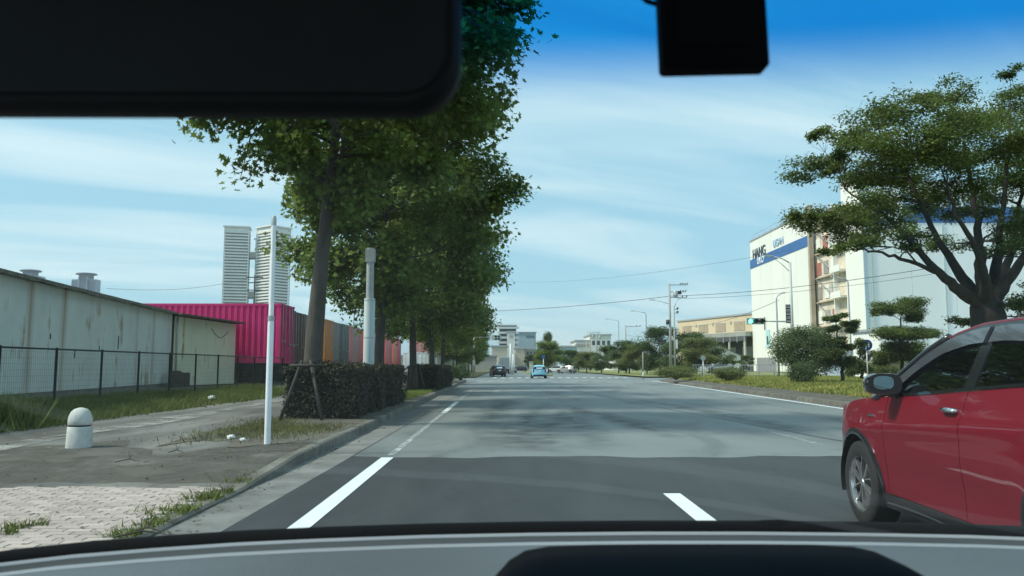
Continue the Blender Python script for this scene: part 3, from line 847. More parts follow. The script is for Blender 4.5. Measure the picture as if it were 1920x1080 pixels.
c_ = P(1366, 716, 50); shrub('clipped_bush', 'round clipped olive bush alone on the median grass', (c_.x,c_.y,.36), 1.0,.9,.42, 6000, 0.07, M_LEAF_O, seed=7, cat='bush')
c_ = P(1268, 711, 60); shrub('clipped_bush', 'long low clipped olive bush under the two utility poles', (c_.x,c_.y,.36), 1.7,1.2,.46, 7000, 0.08, M_LEAF_O, seed=8, cat='bush')
# yard-side greenery behind the pruned pines
for i,(px,pyb,d,rx,rz_,m_) in enumerate(((1735,708,50,1.9,1.0,M_LEAF_O),(1790,708,50,1.6,.9,M_LEAF_Y),(1840,708,56,2.0,1.0,M_LEAF_D),(1655,712,54,1.2,.6,M_LEAF_O))):
    c_ = P(px,pyb,d); shrub('garden_bush', ('olive bush spread under the three-layer pruned pine','yellow-green bush between the pruned pine and the spreading tree','dark bush at the foot of the spreading tree','low olive bush behind the blue round sign')[i], (c_.x,c_.y,.38), rx,1.2,rz_, 5000, 0.10, m_, seed=20+i, cat='bush')

# --- trees along the right verge, towards the far end of the road
TD = tree_meshes(41, 6.0, 0.13, 0.7, (0,0,3.2), (2.7,2.7,2.8), 12, 210, 80, 0.20, LEAF_OVAL, M_LEAF_D, spread=0.33)
TE = tree_meshes(42, 6.2, 0.13, 0.8, (0,0,3.4), (3.2,3.0,2.8), 12, 230, 80, 0.20, LEAF_OVAL, M_LEAF_O, spread=0.35)
row = [(1318,707,92,4.6,1,'broad olive tree with a low round crown right of the utility poles'),(1280,700,112,5.6,0,'dark tree directly behind the utility poles'),(1238,700,108,6.2,0,'dark tree on the verge just left of the utility poles'),
       (1205,699,118,4.6,1,'light olive tree between the lamp and the utility poles'),(1180,698,135,5.2,0,'dark verge tree beside the far signal pole'),(1160,698,140,4.4,0,'small dark verge tree left of the far signal pole'),
       (1128,698,150,4.8,0,'dark verge tree before the white far building'),(1100,697,160,4.2,1,'small olive verge tree before the white far building')]
for i,(px,py,d,h,k,lb) in enumerate(row):
    c_ = P(px,py,d); s_ = h/6.0
    plant_tree('verge_tree', lb, 'tree', (TD,TE)[k], (c_.x,d,.15), R(77*i), (s_*1.15,s_*1.15,s_), group='trees along the right verge')
c_ = P(1028,700,150); plant_tree('round_tree', 'round tree on the central island straight ahead of the blue car', 'tree', TE, (c_.x,150,.05), 0.4, (1.0,1.0,1.03), crown_mat=M_LEAF)
c_ = P(1022,700,152); plant_tree('round_tree', 'tall thin tree poking out above the round island tree', 'tree', TD, (c_.x,156,.05), 1.4, (.55,.55,1.25))
for i,(px,d) in enumerate(((1336,130),(1362,138),(1395,146),(1070,190),(1085,200),(1000,260))):
    c_ = P(px,700,d); plant_tree('yard_tree', 'small tree among the parked cars by the loading canopy' if i < 3 else 'small far tree lining the end of the road', 'tree', TD, (c_.x,d,.2), i, (.55,.55,.5) if i < 3 else (.9,.9,.8), group='small trees by the loading canopy' if i < 3 else 'far trees at the end of the road')
# kerbside planters beyond the hedge
for i,(px,py,d) in enumerate(((848,713,62),(866,712,66))):
    c_ = P(px,py,d); shrub('kerb_shrub', ('dark kerbside shrub before the crossing, by the pale gate post','dark kerbside shrub at the corner of the crossing')[i], (c_.x-.1,c_.y,.16), .75,.9,.62, 2500, 0.10, M_LEAF_D, seed=40+i)

# --- grass as ground cover
def blades(name, pts, h, m, wd=0.012, lean=0.5, kind='stuff', parent=None, hv=0.5):
    pts = np.asarray(pts); n = len(pts)
    hh = h*(1+RNG.uniform(-hv,hv,n)); a = RNG.uniform(0,6.283,n); ln = np.clip(RNG.normal(0,lean,(n,2)),-1.6*lean,1.6*lean)*hh[:,None]
    wv = np.stack([np.cos(a),np.sin(a),np.zeros(n)],1)*(wd*(0.6+RNG.random(n)))[:,None]
    tip = pts + np.stack([ln[:,0],ln[:,1],hh],1)
    V = np.stack([pts-wv,pts+wv,tip],1).reshape(-1).astype(np.float32)
    me = bpy.data.meshes.new(name); me.vertices.add(n*3); me.vertices.foreach_set('co',V)
    me.loops.add(n*3); me.loops.foreach_set('vertex_index',np.arange(n*3,dtype=np.int32)); me.polygons.add(n); me.polygons.foreach_set('loop_start',np.arange(0,n*3,3,dtype=np.int32))
    me.update(calc_edges=True); me.materials.append(m)
    o = link(name, me, parent)
    if kind: o['kind'] = kind
    return o
def patchy(n, fx, fy, dens, seed):
    rng = np.random.default_rng(seed); out = []
    x = fx(rng,n); y = fy(rng,n)
    f = np.sin(x*1.7+y*.6)+np.sin(y*1.1-x*.8+seed)+np.sin(x*4.1+2)*.5
    keep = rng.random(n) < 1/(1+np.exp(-(f+dens)*1.8))
    return x[keep], y[keep]
# bank by the fence
x, y = patchy(70000, lambda r,n: r.uniform(-11.2,-8.5,n)+0.12*r.normal(0,1,n), lambda r,n: 9+26*r.random(n)**1.3, 1.0, 3)
s_ = np.clip((-8.65-x)/2.55,0,1); z = 0.155+(ZL-.155)*s_**.8
o = blades('bank_grass', np.stack([x,y,z],1), 0.14, M_WEED, 0.011); tag(o,'rough green grass on the bank below the mesh fence','grass')
# patch round the white pole
x, y = patchy(15000, lambda r,n: -4.2+r.normal(0,0.6,n), lambda r,n: 14.6+r.normal(0,1.3,n), -0.6, 9)
k_ = (x < -2.95)&(x > -5.9)&(y > 11.4)&(y < 17.4); x, y = x[k_], y[k_]
o = blades('pole_grass', np.stack([x,y,np.full(len(x),.155)],1), 0.06, M_WEED2, 0.008); tag(o,'dry yellowish grass tufts around the white pole foot','grass')
x = RNG.uniform(-4.7,-3.3,9000); y = RNG.uniform(25.3,37,9000)
o = blades('gap_grass', np.stack([x,y,np.full(9000,.155)],1), 0.09, M_BLADE, 0.014); tag(o,'fresh green grass in the gap between the two hedges','grass')
# weeds in the joints beside the kerb
wp = []
for (px,py,n,sp) in ((365,958,500,.17),(395,935,260,.13),(430,925,220,.14),(455,905,200,.15),(420,950,120,.09),(300,985,150,.10),(245,1003,120,.09),(470,890,160,.12),(340,975,160,.13),(12,1000,60,.05),(30,990,60,.04),(70,985,50,.05)):
    c_ = G(px,py,.05)
    wp.append(np.stack([c_.x+RNG.normal(0,sp,n),c_.y+RNG.normal(0,sp*.6,n),np.full(n,.048)],1))
wp = np.concatenate(wp); wp = wp[wp[:,0] < XK(7)-.02]
o = blades('kerb_weeds', wp, 0.055, M_WEED, 0.006, lean=0.8); tag(o,'small weeds growing in the paving joints along the kerb','weeds')
# tall weeds by the fence end
x = RNG.normal(-9.55,0.35,5000); y = RNG.normal(14.4,0.4,5000)
o = blades('tall_weeds', np.stack([x,y,np.full(5000,.22)],1), 0.42, M_WEED, 0.014, lean=0.35); tag(o,'clump of tall weeds at the near end of the mesh fence','weeds')
# median grass
x, y = patchy(90000, lambda r,n: .9+r.random(n)**1.1*14, lambda r,n: 14+58*r.random(n)**1.1, 1.2, 5)
x = x + XR(y)+.2; z = 0.15+np.minimum((x-XR(y)-.18)*.10,.25)
o = blades('verge_grass', np.stack([x,y,z],1), 0.11, M_BLADE_DRY, 0.03); tag(o,'mown yellow-green grass covering the median strip','grass')
x, y = patchy(50000, lambda r,n: .9+r.random(n)*14, lambda r,n: 14+58*r.random(n)**1.1, 0.2, 8)
x = x + XR(y)+.2; z = 0.15+np.minimum((x-XR(y)-.18)*.10,.25)
o = blades('verge_grass', np.stack([x,y,z],1), 0.12, M_BLADE, 0.03); tag(o,'fresh green blades among the median grass','grass')

# ================================================================== LEFT SIDE
M_STEEL = mat('galvanised', (0.42,0.44,0.45), 0.5, metal=0.35, var=0.15, scale=4)
M_WPOLE = mat('pole_white', (0.80,0.82,0.86), 0.55, var=0.10, scale=3)
M_WRAP = mat('pole_wrap', (0.52,0.60,0.62), 0.6, var=0.14, scale=3, stretch=(1,1,.3))
M_DGREEN = mat('fence_paint', (0.022,0.032,0.030), 0.6, var=0.25, scale=8)
M_BLACKP = mat('black_plastic', (0.012,0.012,0.013), 0.5, var=0.1, scale=6)
M_RUBBER = mat('rubber', (0.016,0.016,0.017), 0.85, var=0.15, scale=9)

# bollard: fluted cap, groove, slightly tapered body
c_ = G(148, 838, 0.16)
bo = thing('bollard', 'squat grey concrete bollard with domed top and dark groove beside the path', 'bollard', (c_.x,c_.y,.15))
M_BOLL = mat('bollard_concrete', (0.50,0.51,0.49), 0.85, var=0.22, scale=7, bump=0.35, bscale=70)
MB().lathe([(0,-.05),(.168,-.05),(.168,.02),(.158,.28),(.150,.292)],28).build('body', M_BOLL, bo, True, sharp=35)
MB().lathe([(.150,.292),(.138,.297),(.138,.309),(.150,.314)],28).build('groove', M_BLACKP, bo, True, sharp=35)
MB().lathe([(.150,.314),(.155,.32),(.154,.38),(.143,.44),(.118,.495),(.08,.53),(.03,.547),(0,.55)],28).build('dome_cap', M_BOLL, bo, True, sharp=50)

# white pole
c_ = G(501, 834, 0.15)
wp_ = thing('white_pole', 'slim white steel pole standing in the dry grass before the hedge', 'pole', (c_.x,c_.y,.14))
ZP = P(508,405,c_.y).z-.14
MB().lathe([(.045,-.1),(.045,1.75),(.041,1.80),(.037,1.82),(.035,ZP-.12),(.0,ZP-.115)],14).build('shaft', M_WPOLE, wp_, True, sharp=40)
MB().lathe([(.037,ZP-.14),(.037,ZP-.04),(.026,ZP),(0,ZP+.005)],14).build('cap', M_STEEL, wp_, True, sharp=40)
MB().lathe([(.048,1.79),(.048,1.86)],14).build('collar', M_STEEL, wp_, True)

# wrapped lamp pole in the hedge
wr = thing('lamp_pole', 'thick pale blue-grey wrapped pole rising out of the long hedge', 'pole', (-3.86,22.2,.16))
MB().lathe([(.155,0),(.155,3.0),(.15,3.02)],20).build('wrap_sheet', M_WRAP, wr, True, sharp=40)
MB().lathe([(.11,2.9),(.105,4.45),(.0,4.46)],16).build('shaft', M_STEEL, wr, True, sharp=40)
for h in (0.9,1.9,2.95):
    MB().lathe([(.158,h),(.158,h+.03)],20).build('strap', M_STEEL, wr, True)
MB().boxm((-.13,-.12,4.05),(.13,.12,4.42)).build('junction_box', M_STEEL, wr)

# mesh fence
fe = thing('mesh_fence', 'dark green wire mesh fence with round posts on the grass bank', 'fence', (-10.72,14.7,.38))
pm = MB().lathe([(.030,0),(.030,1.30),(.034,1.30),(.034,1.33),(0,1.345)],10).mesh('post', M_DGREEN, True)
NP = 12; SP_ = 2.12
for k in range(NP): link('post', pm, fe, (0, k*SP_, 0))
rm = MB().cyl((0,-2,1.30),(0,NP*SP_-SP_,1.30),.021,.021,8).build('top_rail', M_DGREEN, fe, True)
MB().cyl((0,-2,.10),(0,NP*SP_-SP_,.10),.014,.014,6).build('bottom_rail', M_DGREEN, fe, True)
wires = MB()
Yf = NP*SP_-SP_; pitch = 0.075
for k in range(int((Yf+2)/pitch)):
    y0 = -2+k*pitch
    wires.bar((0.006,y0,.10),(0.006,y0,1.29),.0028,.0028)
for k in range(9):
    wires.bar((0.010,-2,.14+k*.135),(0.010,Yf,.14+k*.135),.0028,.0028)
tag(wires.build('mesh_wire', mat('fence_wire', (0.10,0.13,0.12), 0.6, var=0), fe), kind='stuff')

# long shed with rusty panels: near corner A, far corner B
def rust_panel(name, base, rust_amt, seed, seam=0):
    m = bpy.data.materials.new(name); t, b = nodes_of(m); L = t.links.new
    tcn = t.nodes.new('ShaderNodeTexCoord')
    def noise(scale, sc, det=6, dist=0):
        mp = t.nodes.new('ShaderNodeMapping'); mp.inputs['Scale'].default_value = scale; mp.inputs['Location'].default_value = (seed*3.1,seed*1.7,0)
        L(tcn.outputs['Object'], mp.inputs[0]); n = t.nodes.new('ShaderNodeTexNoise'); n.inputs['Scale'].default_value = sc; n.inputs['Detail'].default_value = det; n.inputs['Distortion'].default_value = dist
        L(mp.outputs[0], n.inputs['Vector']); return n.outputs['Fac']
    streak = noise((3.4,3.4,.16), 1.0, 5); blot = noise((1,1,1), 1.1, 6)
    mm = t.nodes.new('ShaderNodeMath'); mm.operation = 'MULTIPLY'; L(streak, mm.inputs[0]); L(blot, mm.inputs[1])
    rr = t.nodes.new('ShaderNodeMapRange'); rr.inputs['From Min'].default_value = 0.36-rust_amt; rr.inputs['From Max'].default_value = 0.50-rust_amt
    L(mm.outputs[0], rr.inputs['Value'])
    if seam:
        sx = t.nodes.new('ShaderNodeSeparateXYZ'); L(tcn.outputs['Object'], sx.inputs[0])
        pp = t.nodes.new('ShaderNodeMath'); pp.operation = 'PINGPONG'; pp.inputs[1].default_value = seam/2; L(sx.outputs['X'], pp.inputs[0])
        near_ = t.nodes.new('ShaderNodeMapRange'); near_.inputs['From Min'].default_value = .30; near_.inputs['From Max'].default_value = .02; L(pp.outputs[0], near_.inputs['Value'])
        big = noise((.28,.28,.05), 1.0, 2)
        bg = t.nodes.new('ShaderNodeMapRange'); bg.inputs['From Min'].default_value = .42; bg.inputs['From Max'].default_value = .62; L(big, bg.inputs['Value'])
        m3 = t.nodes.new('ShaderNodeMath'); m3.operation = 'MULTIPLY'; L(near_.outputs[0], m3.inputs[0]); L(bg.outputs[0], m3.inputs[1])
        st2 = t.nodes.new('ShaderNodeMapRange'); st2.inputs['From Min'].default_value = .35; st2.inputs['From Max'].default_value = .6; L(streak, st2.inputs['Value'])
        m4 = t.nodes.new('ShaderNodeMath'); m4.operation = 'MULTIPLY'; L(m3.outputs[0], m4.inputs[0]); L(st2.outputs[0], m4.inputs[1])
        m5 = t.nodes.new('ShaderNodeMath'); m5.operation = 'MAXIMUM'; m5.use_clamp = True; L(m4.outputs[0], m5.inputs[0]); L(rr.outputs[0], m5.inputs[1])
        rr = m5
    hv = t.nodes.new('ShaderNodeHueSaturation'); hv.inputs['Color'].default_value = (*base,1)
    v2 = t.nodes.new('ShaderNodeMapRange'); v2.inputs['To Min'].default_value = .82; v2.inputs['To Max'].default_value = 1.16; L(blot, v2.inputs['Value']); L(v2.outputs[0], hv.inputs['Value'])
    mx = t.nodes.new('ShaderNodeMix'); mx.data_type = 'RGBA'; L(rr.outputs[0], mx.inputs['Factor']); L(hv.outputs[0], mx.inputs['A']); mx.inputs['B'].default_value = (0.36,0.21,0.10,1)
    L(mx.outputs['Result'], b.inputs['Base Color']); b.inputs['Roughness'].default_value = 0.65
    MATS[name] = m; return m
M_SHED = rust_panel('shed_panel', (0.78,0.84,0.82), 0.045, 1, seam=2.1)
M_SHED2 = rust_panel('shed_panel_cream', (0.84,0.84,0.66), 0.02, 2)
M_SHEDROOF = mat('shed_roof', (0.14,0.12,0.10), 0.85, var=0.4, scale=3)
A_ = Vector((-11.25, 12.2)); B_ = Vector((-14.15, 33.4))
dirw = (B_-A_).normalized(); Ls = (B_-A_).length; rzs = math.atan2(dirw.y, dirw.x)
sh = thing('long_shed', 'long pale grey shed of rust-streaked steel panels behind the mesh fence', 'shed', (A_.x,A_.y,ZL), rzs)
HS = 3.08
# local x runs along the wall, local +y is away from the road (left of travel)
M_PLINTH = mat('plinth', (0.30,0.30,0.28), 0.9, var=0.25, scale=4)
MB().boxm((0,0.02,0),(Ls,2.6,.16)).build('plinth', M_PLINTH, sh)
MB().boxm((0,.05,.16),(Ls,2.5,HS-.05)).build('inner_wall', M_BLACKP, sh)
x = 0.0; k = 0; pw = 2.1
while x < Ls-0.1:
    x1 = min(x+pw-.022, Ls)
    b_ = MB(); n_r = 8
    b_.boxm((x,-.03+random.uniform(-.006,.006),.17),(x1,.04,HS+random.uniform(-.02,.02)))
    b_.build('panel', M_SHED, sh); x += pw; k += 1
MB().boxm((0,0.05,.17),(.03,2.5,HS)).build('end_panel', M_SHED, sh)
rf = MB().boxm((-.12,-.16,HS+.025),(Ls+.1,2.65,HS+.075)).build('roof', M_SHEDROOF, sh)
tr_ = MB()
xx = -.1
while xx < Ls:
    w_ = random.uniform(.25,.7); tr_.boxm((xx,-.20-random.uniform(0,.03),HS-.03+random.uniform(-.02,.01)),(min(xx+w_,Ls),-.165,HS+.07)); xx += w_+random.uniform(0,.03)
tr_.build('roof_edge', mat('roof_edge', (0.20,0.19,0.16), .9, var=.5, scale=8), rf)
for fx, fz0, fz1 in ((.45,1.6,1.75),(.62,1.35,1.5),(.70,1.45,1.9),(.53,1.1,1.35)):
    MB().boxm((Ls*fx,-.045,fz0),(Ls*fx+.05,-.028,fz1)).build('hole_plate', M_BLACKP, sh)
# cream annex continuing the shed
an = thing('cream_annex', 'small cream panel annex with dark sloped roof at the end of the long shed', 'shed', (B_.x+.12,B_.y+.12,ZL), math.atan2(5.3,.75))
La = 5.35; HA = 3.03
MB().boxm((0.02,.03,.05),(La-.02,2.9,HA-.35)).build('inner_wall', M_BLACKP, an)
for k in range(4):
    x0 = k*La/4; x1 = (k+1)*La/4-.012
    z0_, z1_ = HA-.04-x0*.014, HA-.04-x1*.014
    MB().add([(x0,0,.04),(x1,0,.04),(x1,0,z1_),(x0,0,z0_),(x0,.05,.04),(x1,.05,.04),(x1,.05,z1_),(x0,.05,z0_)],[(0,1,2,3),(1,5,6,2),(3,2,6,7),(0,3,7,4)]).build('panel', M_SHED2, an)
MB().add([(La,0,.04),(La,2.9,.04),(La,2.9,HA-.12),(La,0,HA-.12),(La-.03,0,.04),(La-.03,2.9,.04),(La-.03,2.9,HA-.12),(La-.03,0,HA-.12)],[(0,1,2,3),(4,7,6,5),(3,2,6,7)]).build('end_panel', M_SHED2, an)
MB().add([(-.15,-.35,HA),(La+.3,-.35,HA-.075),(La+.3,3,HA-.075),(-.15,3,HA),(-.15,-.35,HA+.07),(La+.3,-.35,HA-.005),(La+.3,3,HA-.005),(-.15,3,HA+.07)],[(0,3,2,1),(4,5,6,7),(0,1,5,4),(1,2,6,5),(2,3,7,6),(3,0,4,7)]).build('roof', M_SHEDROOF, an)
MB().cyl((.05,-.07,.1),(.05,-.07,HA-.05),.04,.04,8).build('downpipe', M_STEEL, an, True)
cab = [(La*.55+La*.3*t, -.03, HA-.42-.35*math.sin(math.pi*t)*(1) -.28*t*.3) for t in [i/10 for i in range(11)]]
MB().tube(cab, .012, 5).build('cable', M_BLACKP, an)
for (fx,hh,lb) in ((-.55,.62,'dark oil drum standing against the shed foot'),(-.95,.68,'brown oil drum standing against the shed foot'),(.45,.60,'rusty drum leaning by the cream annex')):
    q = B_ + dirw*fx + Vector((0.55,-0.1))
    t = thing('oil_drum', lb, 'drum', (q.x,q.y,ZL), 0)
    MB().lathe([(0,0),(.23,0),(.235,.02),(.23,.04),(.23,hh*.34),(.242,hh*.36),(.23,hh*.38),(.23,hh*.66),(.242,hh*.68),(.23,hh*.7),(.23,hh-.02),(.235,hh),(.21,hh-.01),(0,hh-.012)],18).build('shell', mat('drum', (.07,.06,.055), .7, var=.4, scale=6), t, True, sharp=40)
    MB().cyl((.1,0,hh-.012),(.1,0,hh+.015),.03,.03,8).build('bung', M_STEEL, t, True)

# ---- shipping containers on chassis trailers, ends towards the road
def corr_profile(length, pitch=.30, depth=.055):
    pts = []; x = 0.0
    while x + pitch <= length + 1e-6:
        pts += [(x,0),(x+pitch*.36,0),(x+pitch*.5,depth),(x+pitch*.86,depth)]; x += pitch
    pts.append((length,0)); return pts
CW, CH, CLEN = 2.44, 2.98, 12.0
def cont_meshes():
    """local: +x = door end (towards the road), container runs to -x, z from 0"""
    out = {}
    b_ = MB()
    for s_ in (-1, 1):
        pr = corr_profile(CLEN-.2)
        lo = [Vector((-.1-u, s_*(CW/2-.01-v), .17)) for u, v in pr]; hi = [Vector((p.x,p.y,CH-.12)) for p in lo]
        b_.grid([lo, hi] if s_ > 0 else [hi, lo])
    out['side'] = b_.mesh('side_wall')
    out['end'] = MB().boxm((-CLEN+.02,-CW/2+.05,.15),(-CLEN+.06,CW/2-.05,CH-.1)).mesh('end_wall')
    out['roof'] = MB().boxm((-CLEN+.05,-CW/2+.03,CH-.06),(-.05,CW/2-.03,CH-.015)).mesh('roof')
    fr = MB()
    for s_ in (-1,1):
        for x0 in (-CLEN, -.12):
            fr.boxm((x0, s_*CW/2-.06-(.06 if s_ > 0 else -.06)*1, 0),(x0+.12, s_*CW/2+.06-(.06 if s_ > 0 else -.06), CH))
        fr.boxm((-CLEN+.12, s_*(CW/2-.05)-.045, 0),(-.12, s_*(CW/2-.05)+.045, .165))
        fr.boxm((-CLEN+.12, s_*(CW/2-.045)-.04, CH-.12),(-.12, s_*(CW/2-.045)+.04, CH-.005))
    for x0 in (-CLEN,-.12):
        fr.boxm((x0+.005,-CW/2+.12,.0),(x0+.115,CW/2-.12,.15)); fr.boxm((x0+.005,-CW/2+.12,CH-.12),(x0+.115,CW/2-.12,CH-.004))
    fr.boxm((-CLEN+.1,-CW/2+.1,.08),(-.1,CW/2-.1,.12))
    out['frame'] = fr.mesh('frame')
    d = MB(); d.boxm((-.075,0.008,.16),(-.03,CW/2-.13,CH-.13))
    for k in range(4):
        z0 = .3+k*.63; d.boxm((-.03,.10,z0),(-.012,CW/2-.2,z0+.36))
    out['door_r'] = d.mesh('door')
    d2 = MB(); d2.boxm((-.075,-CW/2+.13,.16),(-.03,-.008,CH-.13))
    for k in range(4):
        z0 = .3+k*.63; d2.boxm((-.03,-CW/2+.2,z0),(-.012,-.10,z0+.36))
    out['door_l'] = d2.mesh('door')
    out['rod'] = MB().cyl((.012,0,.06),(.012,0,CH-.05),.018,.018,6).mesh('lock_rod', M_STEEL, True)
    out['hand'] = MB().boxm((.02,-.0,.95),(.04,.32,1.0)).mesh('lock_handle', M_STEEL)
    out['cast'] = MB().box((-.06,0,.06),(.17,.165,.125)).mesh('corner_casting')
    return out
CM = cont_meshes()
def container(label, loc, col, name, group, door_col=None, rz=0.0):
    col = tuple(min(.85,c*1.8) for c in col) if name != 'magenta' else col
    m = rust_panel('container_'+name, col, -0.03 if sum(col) > .25 else -0.045, hash(name) % 17)
    md = rust_panel('container_door_'+name, door_col, -0.02, 3) if door_col else m
    t = thing('shipping_container', label, 'container', loc, rz, group)
    def part(nm, key, mt, par=t, l_=None):
        o = link(nm, CM[key], par, l_)
        if not o.data.materials: o.data.materials.append(mt)
        o.material_slots[0].link = 'OBJECT'; o.material_slots[0].material = mt
        return o
    part('side_wall','side',m); part('end_wall','end',m); part('roof','roof',m); part('frame','frame',m); [part('corner_casting','cast',m,t,(0,s_*(CW/2-.06),z0)) for s_ in (-1,1) for z0 in (-.001,CH-.121)]
    for key, ys in (('door_l',(-.85,-.35)),('door_r',(.35,.85))):
        d = part('door', key, md)
        for y_ in ys:
            o = link('lock_rod', CM['rod'], d, (0,y_,0))
            link('lock_handle', CM['hand'], d, (0,y_ if y_ > 0 else y_-.32,.0 if y_ > 0 else .12))
    return t
def trailer_proto():
    t = thing('container_trailer', 'dark skeletal container trailer', 'trailer')
    m = mat('trailer_steel', (0.03,0.028,0.028), .7, var=.3, scale=4)
    b_ = MB()
    for s_ in (-.5,.5): b_.boxm((-CLEN,s_-.07,.72),(.1,s_+.07,1.03))
    for k in range(7): b_.boxm((-CLEN+.1+k*1.9,-1.2,.85),(-CLEN+.3+k*1.9,1.2,1.028))
    b_.boxm((-.02,-1.2,.55),(.12,1.2,.70)); b_.boxm((.0,-.8,.55),(.08,-.7,.9)); b_.boxm((.0,.7,.55),(.08,.8,.9))
    b_.build('chassis', m, t)
    wm = MB(); wm.lathe([(.22,-.12),(.48,-.13),(.5,-.1),(.5,.1),(.48,.13),(.22,.12),(.2,.05),(.0,.05)],20,'Z')
    wme = MB(); wme.add([(p[0],p[2],p[1]) for p in wm.v],[f[::-1] for f in wm.f]); me = wme.mesh('wheel', M_RUBBER, True)
    for x0 in (-1.4,-2.6):
        for s_ in (-.95,.95): link('wheel', me, t, (x0,s_,.5))
    for s_ in (-.7,.7):
        MB().boxm((-9.06,s_-.06,0),(-8.94,s_+.06,.8)).build('landing_leg', m, t)
    for s_ in (-.9,.9):
        MB().boxm((.121,s_-.14,.57),(.135,s_+.14,.68)).build('rear_light', mat('lamp_red', (.35,.02,.02), .3, var=0), t)
    return t
TRP = trailer_proto()
cols = [((0.72,0.030,0.20),'magenta','magenta corrugated container on a trailer showing its long side past the annex',None),
        ((0.11,0.10,0.13),'slate','slate grey container door end right beside the magenta container',None),
        ((0.085,0.035,0.032),'maroon','dark maroon container end third from the magenta one',None),
        ((0.10,0.105,0.12),'dark','charcoal container end partly behind the propped tree trunk',None),
        ((0.58,0.17,0.035),'orange','bright orange container end in the parked row',None),
        ((0.20,0.17,0.18),'mauve','dusty mauve-grey container end next to the orange one',None),
        ((0.07,0.09,0.10),'teal','dark teal-grey container end between mauve and rose ones',None),
        ((0.34,0.16,0.165),'rose','faded rose red container end left of the wrapped pole',None),
        ((0.30,0.11,0.10),'brick','brick red container end behind the wrapped pole',None),
        ((0.45,0.07,0.08),'red','bright red container end past the wrapped pole',None),
        ((0.42,0.10,0.12),'coral','coral red container end among the tree trunks',None),
        ((0.30,0.42,0.46),'cyan','pale cyan container end among the tree trunks',None),
        ((0.50,0.08,0.06),'scarlet','scarlet container end just past the cyan one',None),((0.46,0.12,0.13),'salmon','salmon red container end after the scarlet one',None),((0.40,0.06,0.07),'cherry','cherry red container end further along the row',None),((0.48,0.16,0.10),'rust','rust orange container end near the far end of the row',None),((0.36,0.07,0.09),'wine','wine red container end last in the row',None)]
y0 = 40.75
trl = 'dark skeletal trailer under the '
for i, (c, nm, lb, dc) in enumerate(cols):
    yy = y0 + i*2.95 + (1.0 if i >= 4 else 0)
    xe = -11.3 if i == 0 else -12.1 + 0.10*math.sin(i*2.1)
    container(lb, (xe, yy, ZL+1.03), c, nm, 'containers parked end-on to the road')
    t = TRP if i == 0 else copy_tree(TRP)
    t.location = (xe, yy, ZL); t['label'] = trl + nm + ' container'; t['group'] = 'trailers under the container row'
extra = [(102,0,(0.62,0.66,0.63),'offwhite','off-white container at the bottom of a two-high stack past the red row'),(102,CH+.01,(0.42,0.20,0.18),'blush','blush red container on top of the off-white one'),(124,CH+.01,(0.50,0.56,0.55),'frost','frosty grey container on top of the sky blue one'),(118,0,(0.55,0.62,0.60),'palegrey','pale grey-green container after the off-white one'),(124,0,(0.36,0.47,0.60),'skyblue','sky blue container far down the yard'),
         (150,0,(0.20,0.10,0.09),'umber','umber container at the bottom of the far stack'),(150,CH+.01,(0.60,0.13,0.03),'vermilion','vermilion orange container on top of the far stack')]
for yy, z, c, nm, lb in extra:
    container(lb, ({102:-11.35,118:-14.2,124:-10.9,150:-9.9}[yy], yy, (ZL if yy == 118 else .15)+z), c, nm, 'containers standing further down the yard', rz=-math.pi/2)

# pale gate post and white panel fence past the hedge
gp_ = thing('gate_post', 'pale grey square gate post at the end of the second hedge', 'post', (-4.95,58.5,.15))
MB().boxm((-.16,-.16,0),(.16,.16,2.1)).build('shaft', M_CONC, gp_); MB().boxm((-.2,-.2,2.1),(.2,.2,2.22)).build('cap', M_CONC, gp_)
wf = thing('white_fence', 'white panel fence running back beside the far street trees', 'fence', (-8.0,94,.15))
M_WPANEL = mat('white_panel', (0.55,0.56,0.53), .7, var=.15, scale=2)
for k in range(14):
    MB().boxm((0,k*3.0+.1,.1),(.05,k*3.0+2.9,2.3)).build('panel', M_WPANEL, wf)
    MB().boxm((-.05,k*3.0-.05,0),(.09,k*3.0+.05,2.45)).build('post', M_STEEL, wf)

# litter
M_BAG = mat('plastic_white', (0.75,0.77,0.76), .5, var=.15, scale=20)
def bag(px, py, z, s_, lb):
    c = G(px, py, z); bm = bmesh.new(); bmesh.ops.create_icosphere(bm, subdivisions=3, radius=s_)
    for v in bm.verts:
        v.co *= 1+0.28*math.sin(v.co.x*90*.1/s_+v.co.z*5/s_)+random.uniform(-.08,.08); v.co.z = max(v.co.z*.8, -.25*s_)
    me = bpy.data.meshes.new('litter_bag'); bm.to_mesh(me); bm.free(); me.materials.append(M_BAG)
    o = link('litter_bag', me, None, (c.x,c.y,z+.25*s_)); tag(o, lb, 'litter')
bag(397,748,.28,.10,'crumpled white plastic bag on the grass by the fence')
bag(433,822,.17,.055,'small white plastic scrap in the grass left of the white pole')
bag(455,826,.17,.04,'tiny pale plastic scrap in the grass beside the larger scrap')
